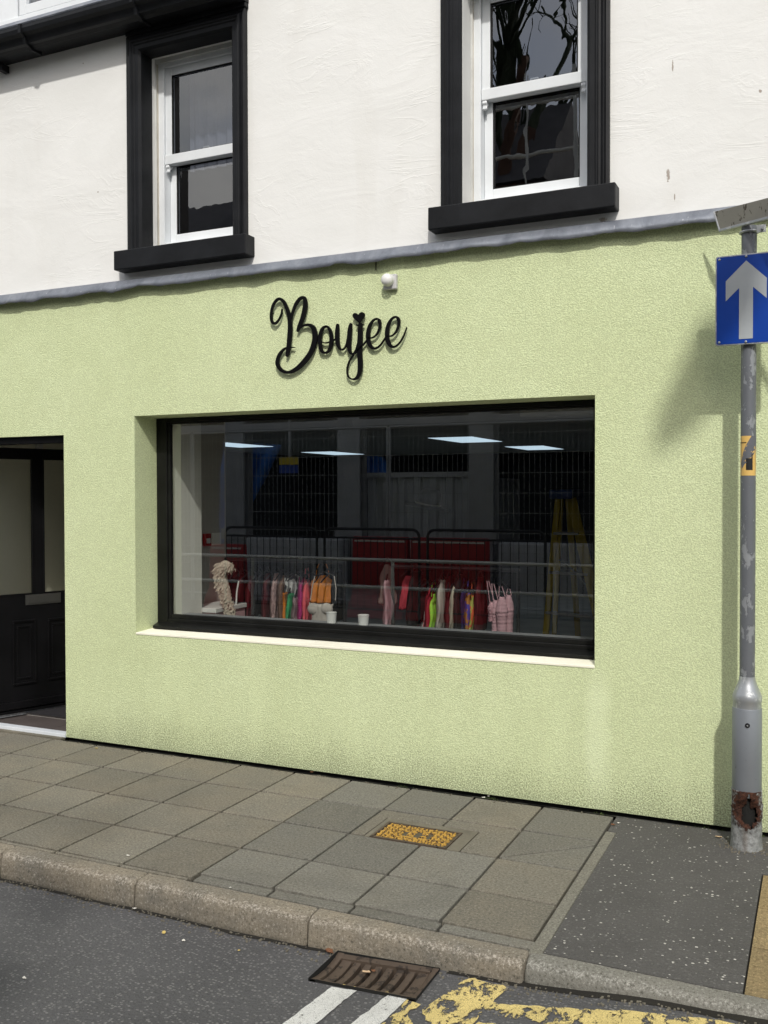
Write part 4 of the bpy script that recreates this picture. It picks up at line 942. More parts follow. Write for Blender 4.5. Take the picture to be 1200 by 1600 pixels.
# ================================================================== INSIDE THE SHOP
# ceiling panels
lbl = ['lit square ceiling panel nearest the left of the display window', 'lit ceiling panel behind the other two on the left', 'nearest lit ceiling panel in the right half of the window', 'lit ceiling panel behind the nearest one on the right']
for i, (px0, px1, py) in enumerate(((322, 408, 694), (486, 556, 707), (682, 775, 685.5), (800, 872, 698.5))):
    a = G(px0, py, RZ); c = G(px1, py, RZ); cx, cy = (a.x+c.x)/2, (a.y+c.y)/2; s_ = .60
    o = empty('ceiling_light', (cx, cy, RZ)); tag(o, lbl[i], 'ceiling light', 'lit panels in the shop ceiling')
    MB().box(cx-s_/2, cx+s_/2, cy-s_, cy+s_, RZ-.012, RZ-.001).build('frame', 'plastic_white', o)
    MB().box(cx-s_/2+.02, cx+s_/2-.02, cy-s_+.02, cy+s_-.02, RZ-.016, RZ-.0125).build('diffuser', 'led', o)
# call point, socket plate, round sticker on the side walls
def onx(px, py, X):
    d = ray(px, py); t = X/d.x; return CAM_POS+d*t
WX = -4.262
a = onx(316, 834, WX); c = onx(325, 853, WX)
o = empty('call_point', (WX, (a.y+c.y)/2, (a.z+c.z)/2)); tag(o, 'small red alarm call point on the side wall inside', 'alarm')
MB().box(WX+.001, WX+.03, a.y, c.y, c.z, a.z).build('case', 'alarm_red', o, bevel=.003); MB().box(WX+.0305, WX+.033, a.y+.012, c.y-.012, c.z+.022, c.z+.06).build('glass_element', 'plastic_white', o)
a = onx(328, 833, WX); c = onx(342, 851, WX)
o = MB().box(WX+.001, WX+.022, a.y, c.y, c.z, a.z).build('alarm_box', 'shop_wall', bevel=.003); tag(o, 'pale square wall box beside the red call point', 'alarm box')
o = empty('round_plaque', (-4.2, 1.28, 1.28)); tag(o, 'small dark round plaque at the end of the side wall', 'plaque')  # flat dark disc, a round sticker with a paler middle
q = W(345.5, 867, 1.23); MB().prism([(q.x+.03*math.cos(t*math.pi/8), q.z+.047*math.sin(t*math.pi/8)) for t in range(16)], 'y', 1.226, 1.24).build('disc', 'sticker_green', o); MB().prism([(q.x+.017*math.cos(t*math.pi/8), q.z+.03*math.sin(t*math.pi/8)) for t in range(16)], 'y', 1.2235, 1.2255).build('face', 'curtain', o)
# plain drawer box pink with white top, clear bag on it
a = W(317, 960, .95); zt_ = W(330, 942, .95).z
o = empty('pink_drawers', (-3.95, 1.05, 0)); tag(o, 'pink storage box with a white lid in the lower left of the window', 'storage box')
q0 = W(300, 950, .80); q1 = W(332, 950, .80); 
zt_ = .866
MB().box(-4.20, -3.955, .635, 1.02, .03, zt_-.035).build('body', 'box_pink', o, bevel=.006)
MB().box(-4.21, -3.945, .625, 1.03, zt_-.034, zt_).build('lid', 'plastic_white', o, bevel=.005)
# cups on the window board
for i, (px, pb, pt, pw) in enumerate(((518, 974, 957, 17), (568, 976.5, 961, 18))):
    q = W(px, pb, .38); h_ = W(px, pt, .38).z-.850; rr = pw/2*.0040
    o = empty('white_cup', (q.x, .38, .850)); tag(o, ['white cup on the sill beneath the beige bustier', 'white cup standing alone on the sill, right of the bustier'][i], 'cup', 'white cups on the window sill')
    n = 20; pr = [(rr*.80, 0), (rr*.86, .002), (rr, h_), (rr*.94, h_), (rr*.80, .006)]
    MB().rings([[(q.x+r_*math.cos(2*math.pi*k/n), .38+r_*math.sin(2*math.pi*k/n), .8505+z_) for k in range(n)] for r_, z_ in pr]).build('body', 'plastic_white', o, smooth='auto')
    MB().tube([(q.x+rr*1.005*math.cos(2*math.pi*k/16), .38+rr*1.005*math.sin(2*math.pi*k/16), .8505+h_) for k in range(17)], .0018, 6, False).build('rim', 'plastic_white', o, smooth=True)

# clothes rails
RY = 1.15
def rail(px0, px1, py, label):
    a = W(px0, py, RY); c = W(px1, py, RY); zr = (a.z+c.z)/2
    o = empty('clothes_rail', ((a.x+c.x)/2, RY, 0)); tag(o, label, 'clothes rail', 'clothes rails in the shop')
    MB().tube([(a.x, RY, zr), (c.x, RY, zr)], .013, 12).build('bar', 'rail_chrome', o, smooth='auto')
    for x_ in (a.x+.01, c.x-.01):
        MB().tube([(x_, RY, .03), (x_, RY, zr)], .013, 12).build('upright', 'rail_chrome', o, smooth='auto')
        MB().tube([(x_, RY-.25, .045), (x_, RY+.25, .045)], .013, 10).build('foot', 'rail_chrome', o, smooth='auto')
    return zr, a.x, c.x
ZR1, r1a, r1b = rail(352, 540, 876, 'chrome clothes rail in the left half of the display window')
ZR2, r2a, r2b = rail(612, 812, 888, 'chrome clothes rail in the right half of the display window')
def hanger(m, x, y, zr, ang, wd, zs):
    d = Vector((math.cos(ang), math.sin(ang), 0))
    m.tube([Vector((x, y, zr+.018))+d*-.012, Vector((x, y, zr+.030)), Vector((x, y, zr+.018))+d*.012, Vector((x, y, zr-.03)), Vector((x, y, zs+.02))], .0026, 6)
    m.tube([Vector((x, y, zs-.035))-d*wd/2, Vector((x, y, zs+.022)), Vector((x, y, zs-.035))+d*wd/2], .0055, 6)
def garment(name, cat, label, px0, px1, pt, pb, mat, ang=70, Y=RY, zr=None, shape='top', strap=False, width=None, lean=0, seed=1):
    """hangs by a hanger from the rail; px extents give the width seen"""
    pc = (px0+px1)/2; top = W(pc, pt, Y); bot = W(pc, pb, Y); vis = (W(px1, pt, Y)-W(px0, pt, Y)).length
    wd = width or vis; th = R(ang)
    d = Vector((math.cos(th), math.sin(th), 0)); nrm = Vector((-d.y, d.x, 0))
    o = empty(name, (top.x, Y, top.z)); tag(o, label, cat, 'clothes hanging in the display window')
    H_ = top.z-bot.z; n = 28; rows = 14; rg = []
    for j in range(rows+1):
        v = j/rows; z_ = top.z-H_*v
        if shape == 'top': hw = wd/2*(.35+.65*min(1, v*5)) * (1+.10*v)
        elif shape == 'flare': hw = wd/2*(.28+.40*min(1, v*4)+.32*v)
        elif shape == 'taper': hw = wd/2*(1.0-.45*abs(v-.35)*1.4)
        else: hw = wd/2*(.9+.1*math.sin(v*5+seed))
        dp = .018+.012*math.sin(v*3)
        ring = []
        cxx = top.x+lean*v*H_
        for k in range(n):
            t = 2*math.pi*k/n; fo = 1+.9*v*math.sin(k*2.3+seed+v*2)+.25*noise.noise(Vector((k*.9, v*3, seed)))
            cc = d*(hw*math.cos(t)*(1+.05*math.sin(v*9+seed)))+nrm*(dp*math.sin(t)*fo)
            wob = .014*noise.noise(Vector((v*2.2+seed*5, seed, 0)))+.006*math.sin(k*2.3+v*11+seed)*v; ring.append((cxx+cc.x+wob, Y+cc.y, z_-.012*H_*math.sin(k*1.7+seed)*(v > .9)))
        rg.append(ring)
    MB().rings(rg).build('cloth', mat, o, smooth=True)
    m = MB(); hanger(m, top.x, Y, zr, th, min(wd*.8, .36), top.z+(.03 if not strap else .06)); m.build('hanger', 'hanger_black', o)
    if strap:
        for s_ in (-1, 1):
            m = MB(); p0_ = Vector((top.x, Y, top.z-.01))+d*wd*.30*s_; m.tube([p0_, p0_+Vector((0, 0, .05))-d*wd*.03*s_, Vector((top.x, Y, top.z+.085))+d*wd*.16*s_], .003, 6); m.build('strap', mat, o)
    return o
Z1, Z2 = ZR1, ZR2
GL = [
 ('coat', 'coat', 'black coat hanging behind the red blouse', 640, 660, 893, 975, 'cloth_black', 60, Z2, 'top', 0, None),
 ('dress', 'dress', 'dark maroon dress between the beige and cream dresses', 698, 710, 900, 984, 'cloth_maroon', 64, Z2, 'flare', 0, None),
 ('coat', 'coat', 'black coat just left of the navy swimsuit', 714, 726, 898, 985, 'cloth_black', 66, Z2, 'top', 0, None),
 ('dress', 'dress', 'dark wine coloured dress right of the patterned garments', 743, 757, 902, 986, 'cloth_maroon', 60, Z2, 'flare', 0, None),
 ('coat', 'coat', 'dark coat in the gap right of the orange camisole', 521, 534, 893, 970, 'cloth_black', 64, Z1, 'top', 0, None),
 ('dress', 'dress', 'maroon dress just left of the rose patterned blouse', 412, 425, 896, 966, 'cloth_maroon', 66, Z1, 'flare', 0, None),
 ('dress', 'dress', 'dark maroon dress hanging furthest left on the left rail', 372, 384, 898, 966, 'cloth_maroon', 75, Z1, 'top', 0, .34),
 ('dress', 'dress', 'dark maroon dress, second on the left rail', 386, 397, 900, 964, 'cloth_maroon', 78, Z1, 'flare', 0, .34),
 ('jacket', 'jacket', 'nearly black jacket in the dim middle of the left rail', 400, 413, 896, 958, 'cloth_black', 74, Z1, 'top', 0, .34),
 ('blouse', 'blouse', 'dusty rose patterned blouse with a frilled edge', 425, 441, 896, 968, 'cloth_rose', 62, Z1, 'flare', 0, None),
 ('shirt', 'shirt', 'brown shirt squeezed behind the dusty rose blouse', 438, 446, 900, 968, 'cloth_brown', 75, Z1, 'top', 0, .3),
 ('skirt', 'skirt', 'thin slice of burnt orange fabric left of the green one', 443.5, 448, 924, 970, 'cloth_rust', 82, Z1, 'x', 0, .3),
 ('skirt', 'skirt', 'bright green skirt hanging edge on', 449.5, 459.5, 926, 971, 'cloth_green', 76, Z1, 'x', 0, .3),
 ('crop_top', 'top', 'black and white patterned crop top', 446, 471, 897, 930, 'cloth_white', 40, Z1, 'top', 0, None),
 ('dress', 'dress', 'dull mauve dress right of the green skirt', 460, 468, 932, 971, 'cloth_mauve', 76, Z1, 'x', 0, .3),
 ('dress', 'dress', 'deep magenta dress hanging edge on', 468.5, 474.5, 902, 971, 'cloth_magenta', 80, Z1, 'flare', 0, .3),
 ('vest_top', 'top', 'bright coral pink vest top beside the orange camisole', 474, 485, 906, 972, 'cloth_coral', 66, Z1, 'flare', 1, None),
 ('camisole', 'top', 'orange camisole facing the glass', 488, 520, 899, 942, 'cloth_orange', 8, Z1, 'top', 1, None),
 ('blouse', 'blouse', 'sheer taupe blouse at the left end of the right rail', 592, 618, 882, 944, 'cloth_taupe', 20, Z2, 'flare', 0, None),
 ('dress', 'dress', 'pale lilac beaded dress seen edge on', 602, 612, 905, 977, 'cloth_pink', 78, Z2, 'x', 0, .3),
 ('blouse', 'blouse', 'puffy red blouse facing the glass on the right rail', 624, 656, 900, 952, 'cloth_redblouse', 15, Z2, 'flare', 0, None),
 ('skirt', 'skirt', 'crimson skirt below the puffy red blouse', 636, 655, 946, 979, 'cloth_red', 30, Z2, 'x', 0, None),
 ('dress', 'dress', 'black dress behind the red and white patterned top', 655, 665, 906, 966, 'cloth_black', 66, Z2, 'top', 0, None),
 ('top', 'top', 'red and white patterned top with gathered neck', 657, 671, 945, 981, 'cloth_redwhite', 40, Z2, 'top', 0, None),
 ('dress', 'dress', 'plain red dress next to the lime green one', 667, 677, 918, 981, 'cloth_red', 74, Z2, 'flare', 0, .3),
 ('swimsuit', 'top', 'lime green garment hanging edge on', 672, 683, 928, 982, 'cloth_lime', 70, Z2, 'flare', 1, None),
 ('dress', 'dress', 'curved stone beige dress right of the lime garment', 684, 699, 906, 983, 'cloth_beige', 66, Z2, 'flare', 0, None),
 ('dress', 'dress', 'narrow slanting strip of cream dress', 709, 718, 914, 985, 'cloth_cream', 78, Z2, 'x', 0, None),
 ('swimsuit', 'top', 'navy swimsuit left of the rainbow garment', 722, 731, 922, 984, 'cloth_navy', 72, Z2, 'x', 1, None),
 ('swimsuit', 'top', 'orange and blue patterned garment', 729, 737, 926, 985, 'cloth_rainbow', 70, Z2, 'flare', 1, None),
 ('swimsuit', 'top', 'yellow green patterned garment furthest right of its cluster', 735, 743, 930, 985, 'cloth_yellowlime', 68, Z2, 'flare', 1, None),
]
for i, (nm, cat, lb, x0_, x1_, yt, yb, mt_, ang, zr, shp, stp, wdt) in enumerate(GL):
    wv = (W(x1_, yt, RY)-W(x0_, yt, RY)).length*1.18
    # an edge-on garment keeps its depth, its seen width follows from the turn
    if ang > 55: 
        rel = R(ang); wdt2 = .30; need = wv
        k = .5
        # solve the turn so that the seen width is right (sight line leans left by the ray)
        pcx = (x0_+x1_)/2; rd = ray(pcx, yt); la = math.atan2(rd.y, rd.x)
        rel = la - math.asin(max(.05, min(.95, (need*.98)/wdt2*math.sin(la)*.9)))
        ang = math.degrees(rel)
        wdt = wdt2
    garment(nm, cat, lb, x0_, x1_, yt, yb, mt_, ang, RY+.012*math.sin(i*2.1), zr, shp, bool(stp), wdt, -.10 if 'slanting' in lb else 0, i*1.37)
# small dark hangers filling the rail
hc = None
for i in range(26):
    x_ = (r1a+.1+(r1b-r1a-.2)*i/12.5) if i < 13 else (r2a+.25+(r2b-r2a-.35)*(i-13)/12.5)
    zr = ZR1 if i < 13 else ZR2
    if hc is None:
        m = MB(); hanger(m, 0, 0, 0, R(100), .36, -.10); hc = m.build('coat_hanger', 'hanger_black'); o = hc
    else: o = hc.copy(); COL.objects.link(o)
    o.location = (x_, RY, zr); o.rotation_euler.z = R(random.uniform(-12, 12))
    tag(o, 'thin black hanger hung with others on the '+('left' if i < 13 else 'right')+' clothes rail', 'hanger', 'black hangers on the '+('left' if i < 13 else 'right')+' rail')
# pink gathered bodices
for i, (x0_, x1_, yt, yb, lb) in enumerate(((763, 775, 941, 970, 'leftmost dusty pink ruched camisole, mostly hidden'), (768, 781, 938, 986, 'second dusty pink ruched camisole from the left'), (776, 793, 933, 989, 'dusty pink ruched camisole in front of the others'), (788, 802, 930, 990, 'rightmost dusty pink ruched camisole'))):
    pc = (x0_+x1_)/2; Y = RY-.18-.04*(i == 2); t_ = W(pc, yt, Y); b__ = W(pc, yb, Y); hw = (W(x1_, yt, Y)-W(x0_, yt, Y)).length/2
    o = empty('camisole', (t_.x, Y, t_.z)); tag(o, lb, 'top', 'pink camisoles in the window'); rg = []
    rows = 30; n = 22; H_ = t_.z-b__.z
    for j in range(rows+1):
        v = j/rows; prof = (.45+.75*math.sin(min(1, v*2.6)*1.57)) if v < .4 else 1.2-.25*math.sin((v-.4)/.6*2.2); ru = 1+.05*math.sin(j*2.1+i)+.03*math.sin(j*1.3)
        rg.append([(t_.x+hw*.92*prof*ru*math.cos(2*math.pi*k/n), Y+.035*prof*ru*math.sin(2*math.pi*k/n)*(1+.15*math.sin(k*3+j)), t_.z-H_*v+.004*math.sin(k*2+j)) for k in range(n)])
    MB().rings(rg).build('bodice', 'cloth_pink', o, smooth=True)
    tz = W(pc, 908+4*i, Y).z
    for s_ in (-.6, .6): MB().tube([(t_.x+hw*s_, Y, t_.z), (t_.x+hw*s_*.4-.01*(3-i), Y, tz)], .003, 6).build('strap', 'cloth_pink', o)
    MB().tube([(t_.x-.01, Y, tz-.005), (t_.x-.01, Y, tz+.03), (t_.x-.01, RY, ZR2+.016)], .002, 6).build('hook', 'hanger_black', o)
# beige bustier right behind the glass
Y = .62; o = empty('bustier', tuple(W(502, 950, Y))); tag(o, 'beige satin bustier with moulded cups and thin straps', 'bustier')
for (cx_, cy_) in ((492, 951), (512, 951)):
    c_ = W(cx_, cy_, Y); rr = .047; rg = []
    for j in range(9):
        t = j/8*math.pi/2; r_ = rr*math.cos(t)+.001; rg.append([(c_.x+r_*math.cos(2*math.pi*k/20), Y-.028*math.sin(t)-.014, c_.z+r_*.86*math.sin(2*math.pi*k/20)) for k in range(20)])
    MB().rings(rg).build('cup', 'cloth_beige', o, smooth=True)
c_ = W(502, 955, Y); bz = W(502, 975, Y).z
rg = []
for j in range(9):
    v = j/8; z_ = c_.z+.045-(c_.z+.045-bz)*v; hw = .094-.030*math.sin(v*2.2)+.010*v
    rg.append([(c_.x+hw*math.cos(2*math.pi*k/24)*(1+.01*math.sin(k*5)), Y+.034*math.sin(2*math.pi*k/24), z_+.012*math.cos(4*math.pi*k/24)*(v < .1)) for k in range(24)])
MB().rings(rg).build('body', 'cloth_beige', o, smooth=True)
m = MB()
for (ax_, bx_) in ((485, 492), (524, 515)):
    p_ = W(ax_, 938, Y); q_ = W(bx_ if ax_ < 500 else 522, 900, Y); m.tube([p_, p_.lerp(q_, .5)+Vector((.01 if ax_ > 500 else -.004, 0, 0)), q_], .0035, 6)
m.build('strap', 'cloth_beige', o)
MB().tube([W(492, 900, Y), W(505, 893, Y), W(522, 900, Y)], .005, 6).build('hanger', 'hanger_black', o)
# feather wing
Y = .72; o = empty('feather_wing', tuple(W(360, 920, Y))); tag(o, 'cream feather wing standing at the lower left of the window', 'feather wing')
spine = catmull([tuple(W(a, c, Y))for a, c in ((360, 884), (352, 882), (348, 888), (347, 902), (352, 922), (358, 945), (366, 968))], 10)
m = MB(); m.tube(spine, [.020+.020*math.sin(math.pi*min(1, i/len(spine)*1.1)) for i in range(len(spine))], 8); m.build('quill_core', 'feather', o, smooth=True)
m = MB(); nsp = len(spine)
for i in range(nsp):
    p_ = spine[i]; v = i/nsp; wid = .105*(1-.6*v)
    for k in range(34):
        a = random.uniform(-1.3, .5); ln = wid*random.uniform(.3, .62); ddir = Vector((math.sin(a)*(1.2 if a < 0 else 1.0)*.8-.12, random.uniform(-.7, .3), -.55-random.random()*.5)).normalized()
        sd = ddir.cross(Vector((0, 1, .2))).normalized()*.006; q_ = p_+Vector((random.uniform(-.035, .035), random.uniform(-.035, .02), random.uniform(-.02, .02)))
        m.quad(q_, q_+ddir*ln*.5+sd, q_+ddir*ln, q_+ddir*ln*.5-sd)
m.build('feathers', 'feather', o, kind='stuff')
m = MB(); m.tube([W(373, 908, Y), W(370, 925, Y), W(369, 945, Y)], .006, 8); m.build('shoulder_strap', 'plastic_white', o)

# step ladder at the right
Y = 3.1
def lw(px, py, dy=0): return W(px, py, Y+dy)
o = empty('step_ladder', (lw(885, 990).x, Y, .03)); tag(o, 'yellow A-frame step ladder with a blue top inside, right of the window', 'step ladder')
t0, t1 = lw(873, 780), lw(893, 780)
def dn(px0, py0, px1, py1, dy0, dy1, dyb=0):
    a = W(px0, py0, Y+dy0); c = W(px1, py1, Y+dy1); k = (a.z-.03)/(a.z-c.z); return a, a+(c-a)*k
for (x0_, x1_, d0_, d1_, wd) in ((872, 856, -.05, -.45, .05), (877, 868, .30, .12, .04)):
    a, c = dn(x0_, 780, x1_, 955, d0_, d1_); MB().bar(a, c, .03, wd, Vector((1, 0, 0))).build('rail', 'ladder_yellow', o, bevel=.004)
for (x0_, x1_, d0_, d1_, wd) in ((893, 922, -.02, -.45, .085), (888, 897, .30, .45, .05)):
    a, c = dn(x0_, 780, x1_, 905, d0_, d1_); MB().bar(a, c, .035, wd, Vector((1, 0, 0))).build('rail', 'ladder_yellow', o, bevel=.004)
tc_ = W(882, 773, Y); MB().box(tc_.x-.11, tc_.x+.09, Y-.10, Y+.30, tc_.z-.035, tc_.z+.045).build('top_cap', 'ladder_blue', o, bevel=.012)
for k in range(4):
    v = .18+.2*k; aL, cL = dn(872, 780, 856, 955, -.05, -.45); aR, cR = dn(893, 780, 922, 905, -.02, -.45)
    MB().bar(aL.lerp(cL, v), aR.lerp(cR, v), .07, .02).build('tread', 'ladder_alu', o)
MB().tube([tuple(W(875, 875, Y-.2)), tuple(W(885, 880, Y-.1)), tuple(W(915, 912, Y-.3))], .009, 8).build('spreader', 'ladder_alu', o)
# hat on a bust near the back
hc_ = W(668, 790, 2.3); o = empty('hat', tuple(hc_)); tag(o, 'dark wide brimmed hat dimly seen high in the middle of the window', 'hat')
n = 24; rg = []
for r_, h_ in ((.19, -.02), (.19, -.012), (.10, .0), (.095, .05), (.085, .11), (.05, .135), (.003, .135)):
    rg.append([(hc_.x+r_*math.cos(2*math.pi*k/n)*1.0+.3*h_, 2.3+r_*math.sin(2*math.pi*k/n), hc_.z+h_-.18*r_*math.cos(2*math.pi*k/n)) for k in range(n)])
MB().rings(rg).build('felt', 'hat_black', o, smooth=True); MB().tube([(hc_.x+.101*math.cos(2*math.pi*k/20)+.004, 2.3+.101*math.sin(2*math.pi*k/20), hc_.z+.012-.018*math.cos(2*math.pi*k/20)) for k in range(21)], .007, 6, False).build('band', 'plastic_white', o)
MB().tube([(hc_.x, 2.3, .03), (hc_.x, 2.3, hc_.z)], .012, 8).build('stand', 'tube_dark', o)

# ================================================================== LITTER
def leaf(x, y, z_, s_, mat, lb, grp='dead leaves in the gutter', nm='leaf', cat='leaf'):
    m = MB(); a0_ = random.uniform(0, 6.28); P_ = []
    k = 10
    for i in range(k):
        t = 2*math.pi*i/k; r_ = s_*(.55+.45*abs(math.cos(t)))*random.uniform(.65, 1.1); P_.append((x+r_*math.cos(t+a0_), y+r_*.7*math.sin(t+a0_), z_+.003+s_*.35*random.random()))
    n0 = len(m.v); m.v += P_+[(x, y, z_+.002)]
    for i in range(k): m.f.append((n0+i, n0+(i+1) % k, n0+k))
    o = m.build(nm, mat, solid=.0008, base=(x, y, z_)); tag(o, lb, cat, grp); return o
q = G(514, 1484, -.10); leaf(q.x, q.y, rz(q.x, q.y)+.004, .026, 'leaf_brown', 'curled red brown leaf on the road left of the drain grate')
q = G(573, 1518, -.11); leaf(q.x, q.y, gz(q.x, q.y)+.006, .018, 'leaf_pale', 'pale curled leaf caught in the drain bars')
q = G(584, 1517, -.11); leaf(q.x, q.y, gz(q.x, q.y)+.006, .014, 'leaf_brown', 'small dark leaf scrap beside the pale leaf in the drain')
for i, (px, py) in enumerate(((538, 1542), (553, 1547), (605, 1556), (586, 1554))):
    q = G(px, py, -.11); leaf(q.x, q.y, gz(q.x, q.y)+.004, .008, 'leaf_yellow', ['leftmost of the tiny yellow leaf scraps on the lower edge of the drain grate', 'second tiny yellow leaf scrap from the left on the drain grate', 'rightmost tiny yellow leaf scrap on the lower edge of the drain grate', 'third tiny yellow leaf scrap from the left on the drain grate'][i], 'tiny leaf scraps on the drain')
q = G(1123, 1309, 0); leaf(q.x, q.y, .002, .020, 'leaf_pale', 'tan leaf lying by the foot of the post', 'leaf by the post')
q = G(487, 1208, 0); leaf(q.x, q.y, .002, .016, 'leaf_brown', 'reddish leaf scrap against the green wall below the window', 'leaf scraps along the wall')
q = G(958, 1290, 0); leaf(q.x, q.y, .002, .016, 'leaf_brown', 'brown leaf scrap at the wall end of the concrete edging', 'leaf scraps along the wall')
SPL = ['pale litter scrap on the paving just right of the doorway', 'pale litter scrap on the left paving slabs near the kerb', 'pale scrap on the road right below the left kerb joint', 'larger pale scrap on the road, left of centre', 'pale scrap on the road just right of the larger one', 'pale scrap lying alone on the road at far left', 'small pale scrap on the road halfway to the drain', 'pale scrap against the wall foot above the service cover', 'smaller pale speck beside the scrap at the wall foot', 'tiny pale speck in the middle of the slab left of the concrete edging', 'pale scrap where the concrete edging meets the wall', 'tiny pale speck on a slab close to the kerb left of centre']
for i, (px, py, s_) in enumerate(((150, 1170, .012), (200, 1338, .011), (210, 1421, .010), (256, 1459, .013), (287, 1471, .012), (38, 1533, .012), (373, 1487, .008), (756, 1247, .012), (763, 1245, .008), (788, 1426, .005), (967, 1287, .012), (360, 1388, .006))):
    onroad = py > 1418; z_ = -.12 if onroad else 0; q = G(px, py, z_); leaf(q.x, q.y, (rz(q.x, q.y) if onroad else .0)+.001, s_, 'paper_bit' if i % 3 else 'leaf_yellow', SPL[i], 'pale litter specks on the '+('road' if onroad else 'paving'), 'litter_scrap', 'litter')
# weeds along the wall foot
m = MB()
for cx_ in (-2.18, -1.66, -1.05, -.55, -.45, -.28, -3.4):
    cnt = 46 if cx_ in (-1.66,) else 16
    for k in range(cnt):
        x_ = cx_+random.gauss(0, .022); y_ = -.062+random.gauss(0, .006); h_ = random.uniform(.004, .014); a = random.uniform(0, 6.28)
        m.quad((x_, y_, 0), (x_+.003*math.cos(a), y_+.003*math.sin(a), 0), (x_+.008*math.cos(a+1), y_+.008*math.sin(a+1), h_))
m.build('moss', 'weed_green', kind='stuff')
# loose grit in the gutter and round the post
m = MB()
for k in range(900):
    if k < 620:
        x_ = random.uniform(-3.6, .2); y_ = -1.772-abs(random.gauss(0, .028)); z_ = rz(x_, y_)
    elif k < 760: a = random.uniform(0, 6.28); r_ = .07+abs(random.gauss(0, .03)); x_, y_, z_ = PX+r_*math.cos(a), PY+r_*math.sin(a), 0
    else: x_ = random.uniform(-4.7, .5); y_ = -.075-abs(random.gauss(0, .012)); z_ = 0
    if GX0-.01 < x_ < GX1+.01 and GY0-.01 < y_ < GY1+.01: continue
    s_ = random.uniform(.0015, .0045); m.box(x_-s_, x_+s_*.7, y_-s_*.8, y_+s_, z_-.001, z_+s_*1.2)
m.build('grit', 'cement', kind='stuff')
# dark tar band in the gutter
m = MB(); pv = None
for i in range(140):
    x_ = -4.2+4.4*i/139; a = -1.745; c = -1.785-.022*max(0, noise.noise(Vector((x_*4, 1, 1))))-.014*noise.noise(Vector((x_*17, 1, 4))); cur = ((x_, a, rz(x_, a)+.003), (x_, c, rz(x_, c)+.0025))
    if pv and not (GX0-.03 < x_ < GX1+.03): m.quad(pv[0], cur[0], cur[1], pv[1])
    pv = cur
m.build('gutter_dirt', 'joint_dirt', kind='structure')

# ================================================================== ACROSS THE STREET (mirrored in the glass)
YB, YF, YS = -5.88, -7.0, -8.0
# pedestrian barriers
bx = sorted([MR(a, 830, YB).x for a in (352, 495, 507, 655, 668, 852, 862, 1040)])
bl = ['dark tubular pedestrian barrier, furthest left across the street', 'dark tubular barrier second from the left across the street', 'dark tubular barrier third from the left across the street', 'dark tubular barrier fourth from the left across the street']
for i in range(4):
    x0_, x1_ = bx[2*i], bx[2*i+1]; zt = 1.22; rr = .10
    o = empty('pedestrian_barrier', ((x0_+x1_)/2, YB, 0)); tag(o, bl[i], 'barrier', 'barriers across the street')
    pts = [(x0_, YB, 0)]+[(x0_+rr-rr*math.cos(t), YB, zt-rr+rr*math.sin(t)) for t in (0, .4, .8, 1.2, 1.57)]+[(x1_-rr+rr*math.sin(t), YB, zt-rr+rr*math.cos(t)) for t in (0, .4, .8, 1.2, 1.57)]+[(x1_, YB, 0)]
    MB().tube(pts, .019, 8, True).build('frame', 'tube_dark', o, smooth='auto')
    MB().tube([(x0_, YB, 1.10), (x1_, YB, 1.10)], .014, 8).build('rail', 'tube_dark', o)
    m = MB()
    for k in range(1, 14): xx = x0_+(x1_-x0_)*k/14; m.tube([(xx, YB, .15), (xx, YB, 1.10)], .006, 5)
    m.tube([(x0_, YB, .15), (x1_, YB, .15)], .012, 6); m.build('infill_bars', 'tube_dark', o)
o = empty('guard_rail', (-4, YB+.12, 0)); tag(o, 'low pale double guard rail running along the far kerb', 'guard rail')
for z_ in (.82, .46): MB().tube([(-9.5, YB+.12, z_), (1.5, YB+.12, z_)], .024, 10).build('rail', 'tube_pale', o, smooth='auto')
for k in range(6): MB().tube([(-9.4+2.15*k, YB+.12, 0), (-9.4+2.15*k, YB+.12, .84)], .024, 10).build('post', 'tube_pale', o, smooth='auto')
# red plastic barriers
for i, (p0, p1, lb) in enumerate(((552, 640, 'red plastic road barrier, left of the touching pair'), (642, 765, 'red plastic road barrier, right of the touching pair'), (330, 384, 'red plastic road barrier standing apart on the far left'))):
    a = MR(p0, 840, -6.30); c = MR(p1, 840, -6.30); x0_, x1_ = sorted((a.x, c.x)); zt = 1.10 if i < 2 else .95
    o = empty('red_barrier', ((x0_+x1_)/2, -6.30, 0)); tag(o, lb, 'barrier', 'red plastic barriers across the street')
    m = MB(); m.prism([(-6.55, 0), (-6.05, 0), (-6.11, .18), (-6.21, .30), (-6.25, zt), (-6.35, zt), (-6.39, .30), (-6.49, .18)], 'x', x0_+.01, x1_-.01); m.build('body', 'plastic_red', o, bevel=.02)
    MB().box(x0_+.05, x1_-.05, -6.249, -6.238, zt-.07, zt-.045).build('reflective_strip', 'tube_pale', o)
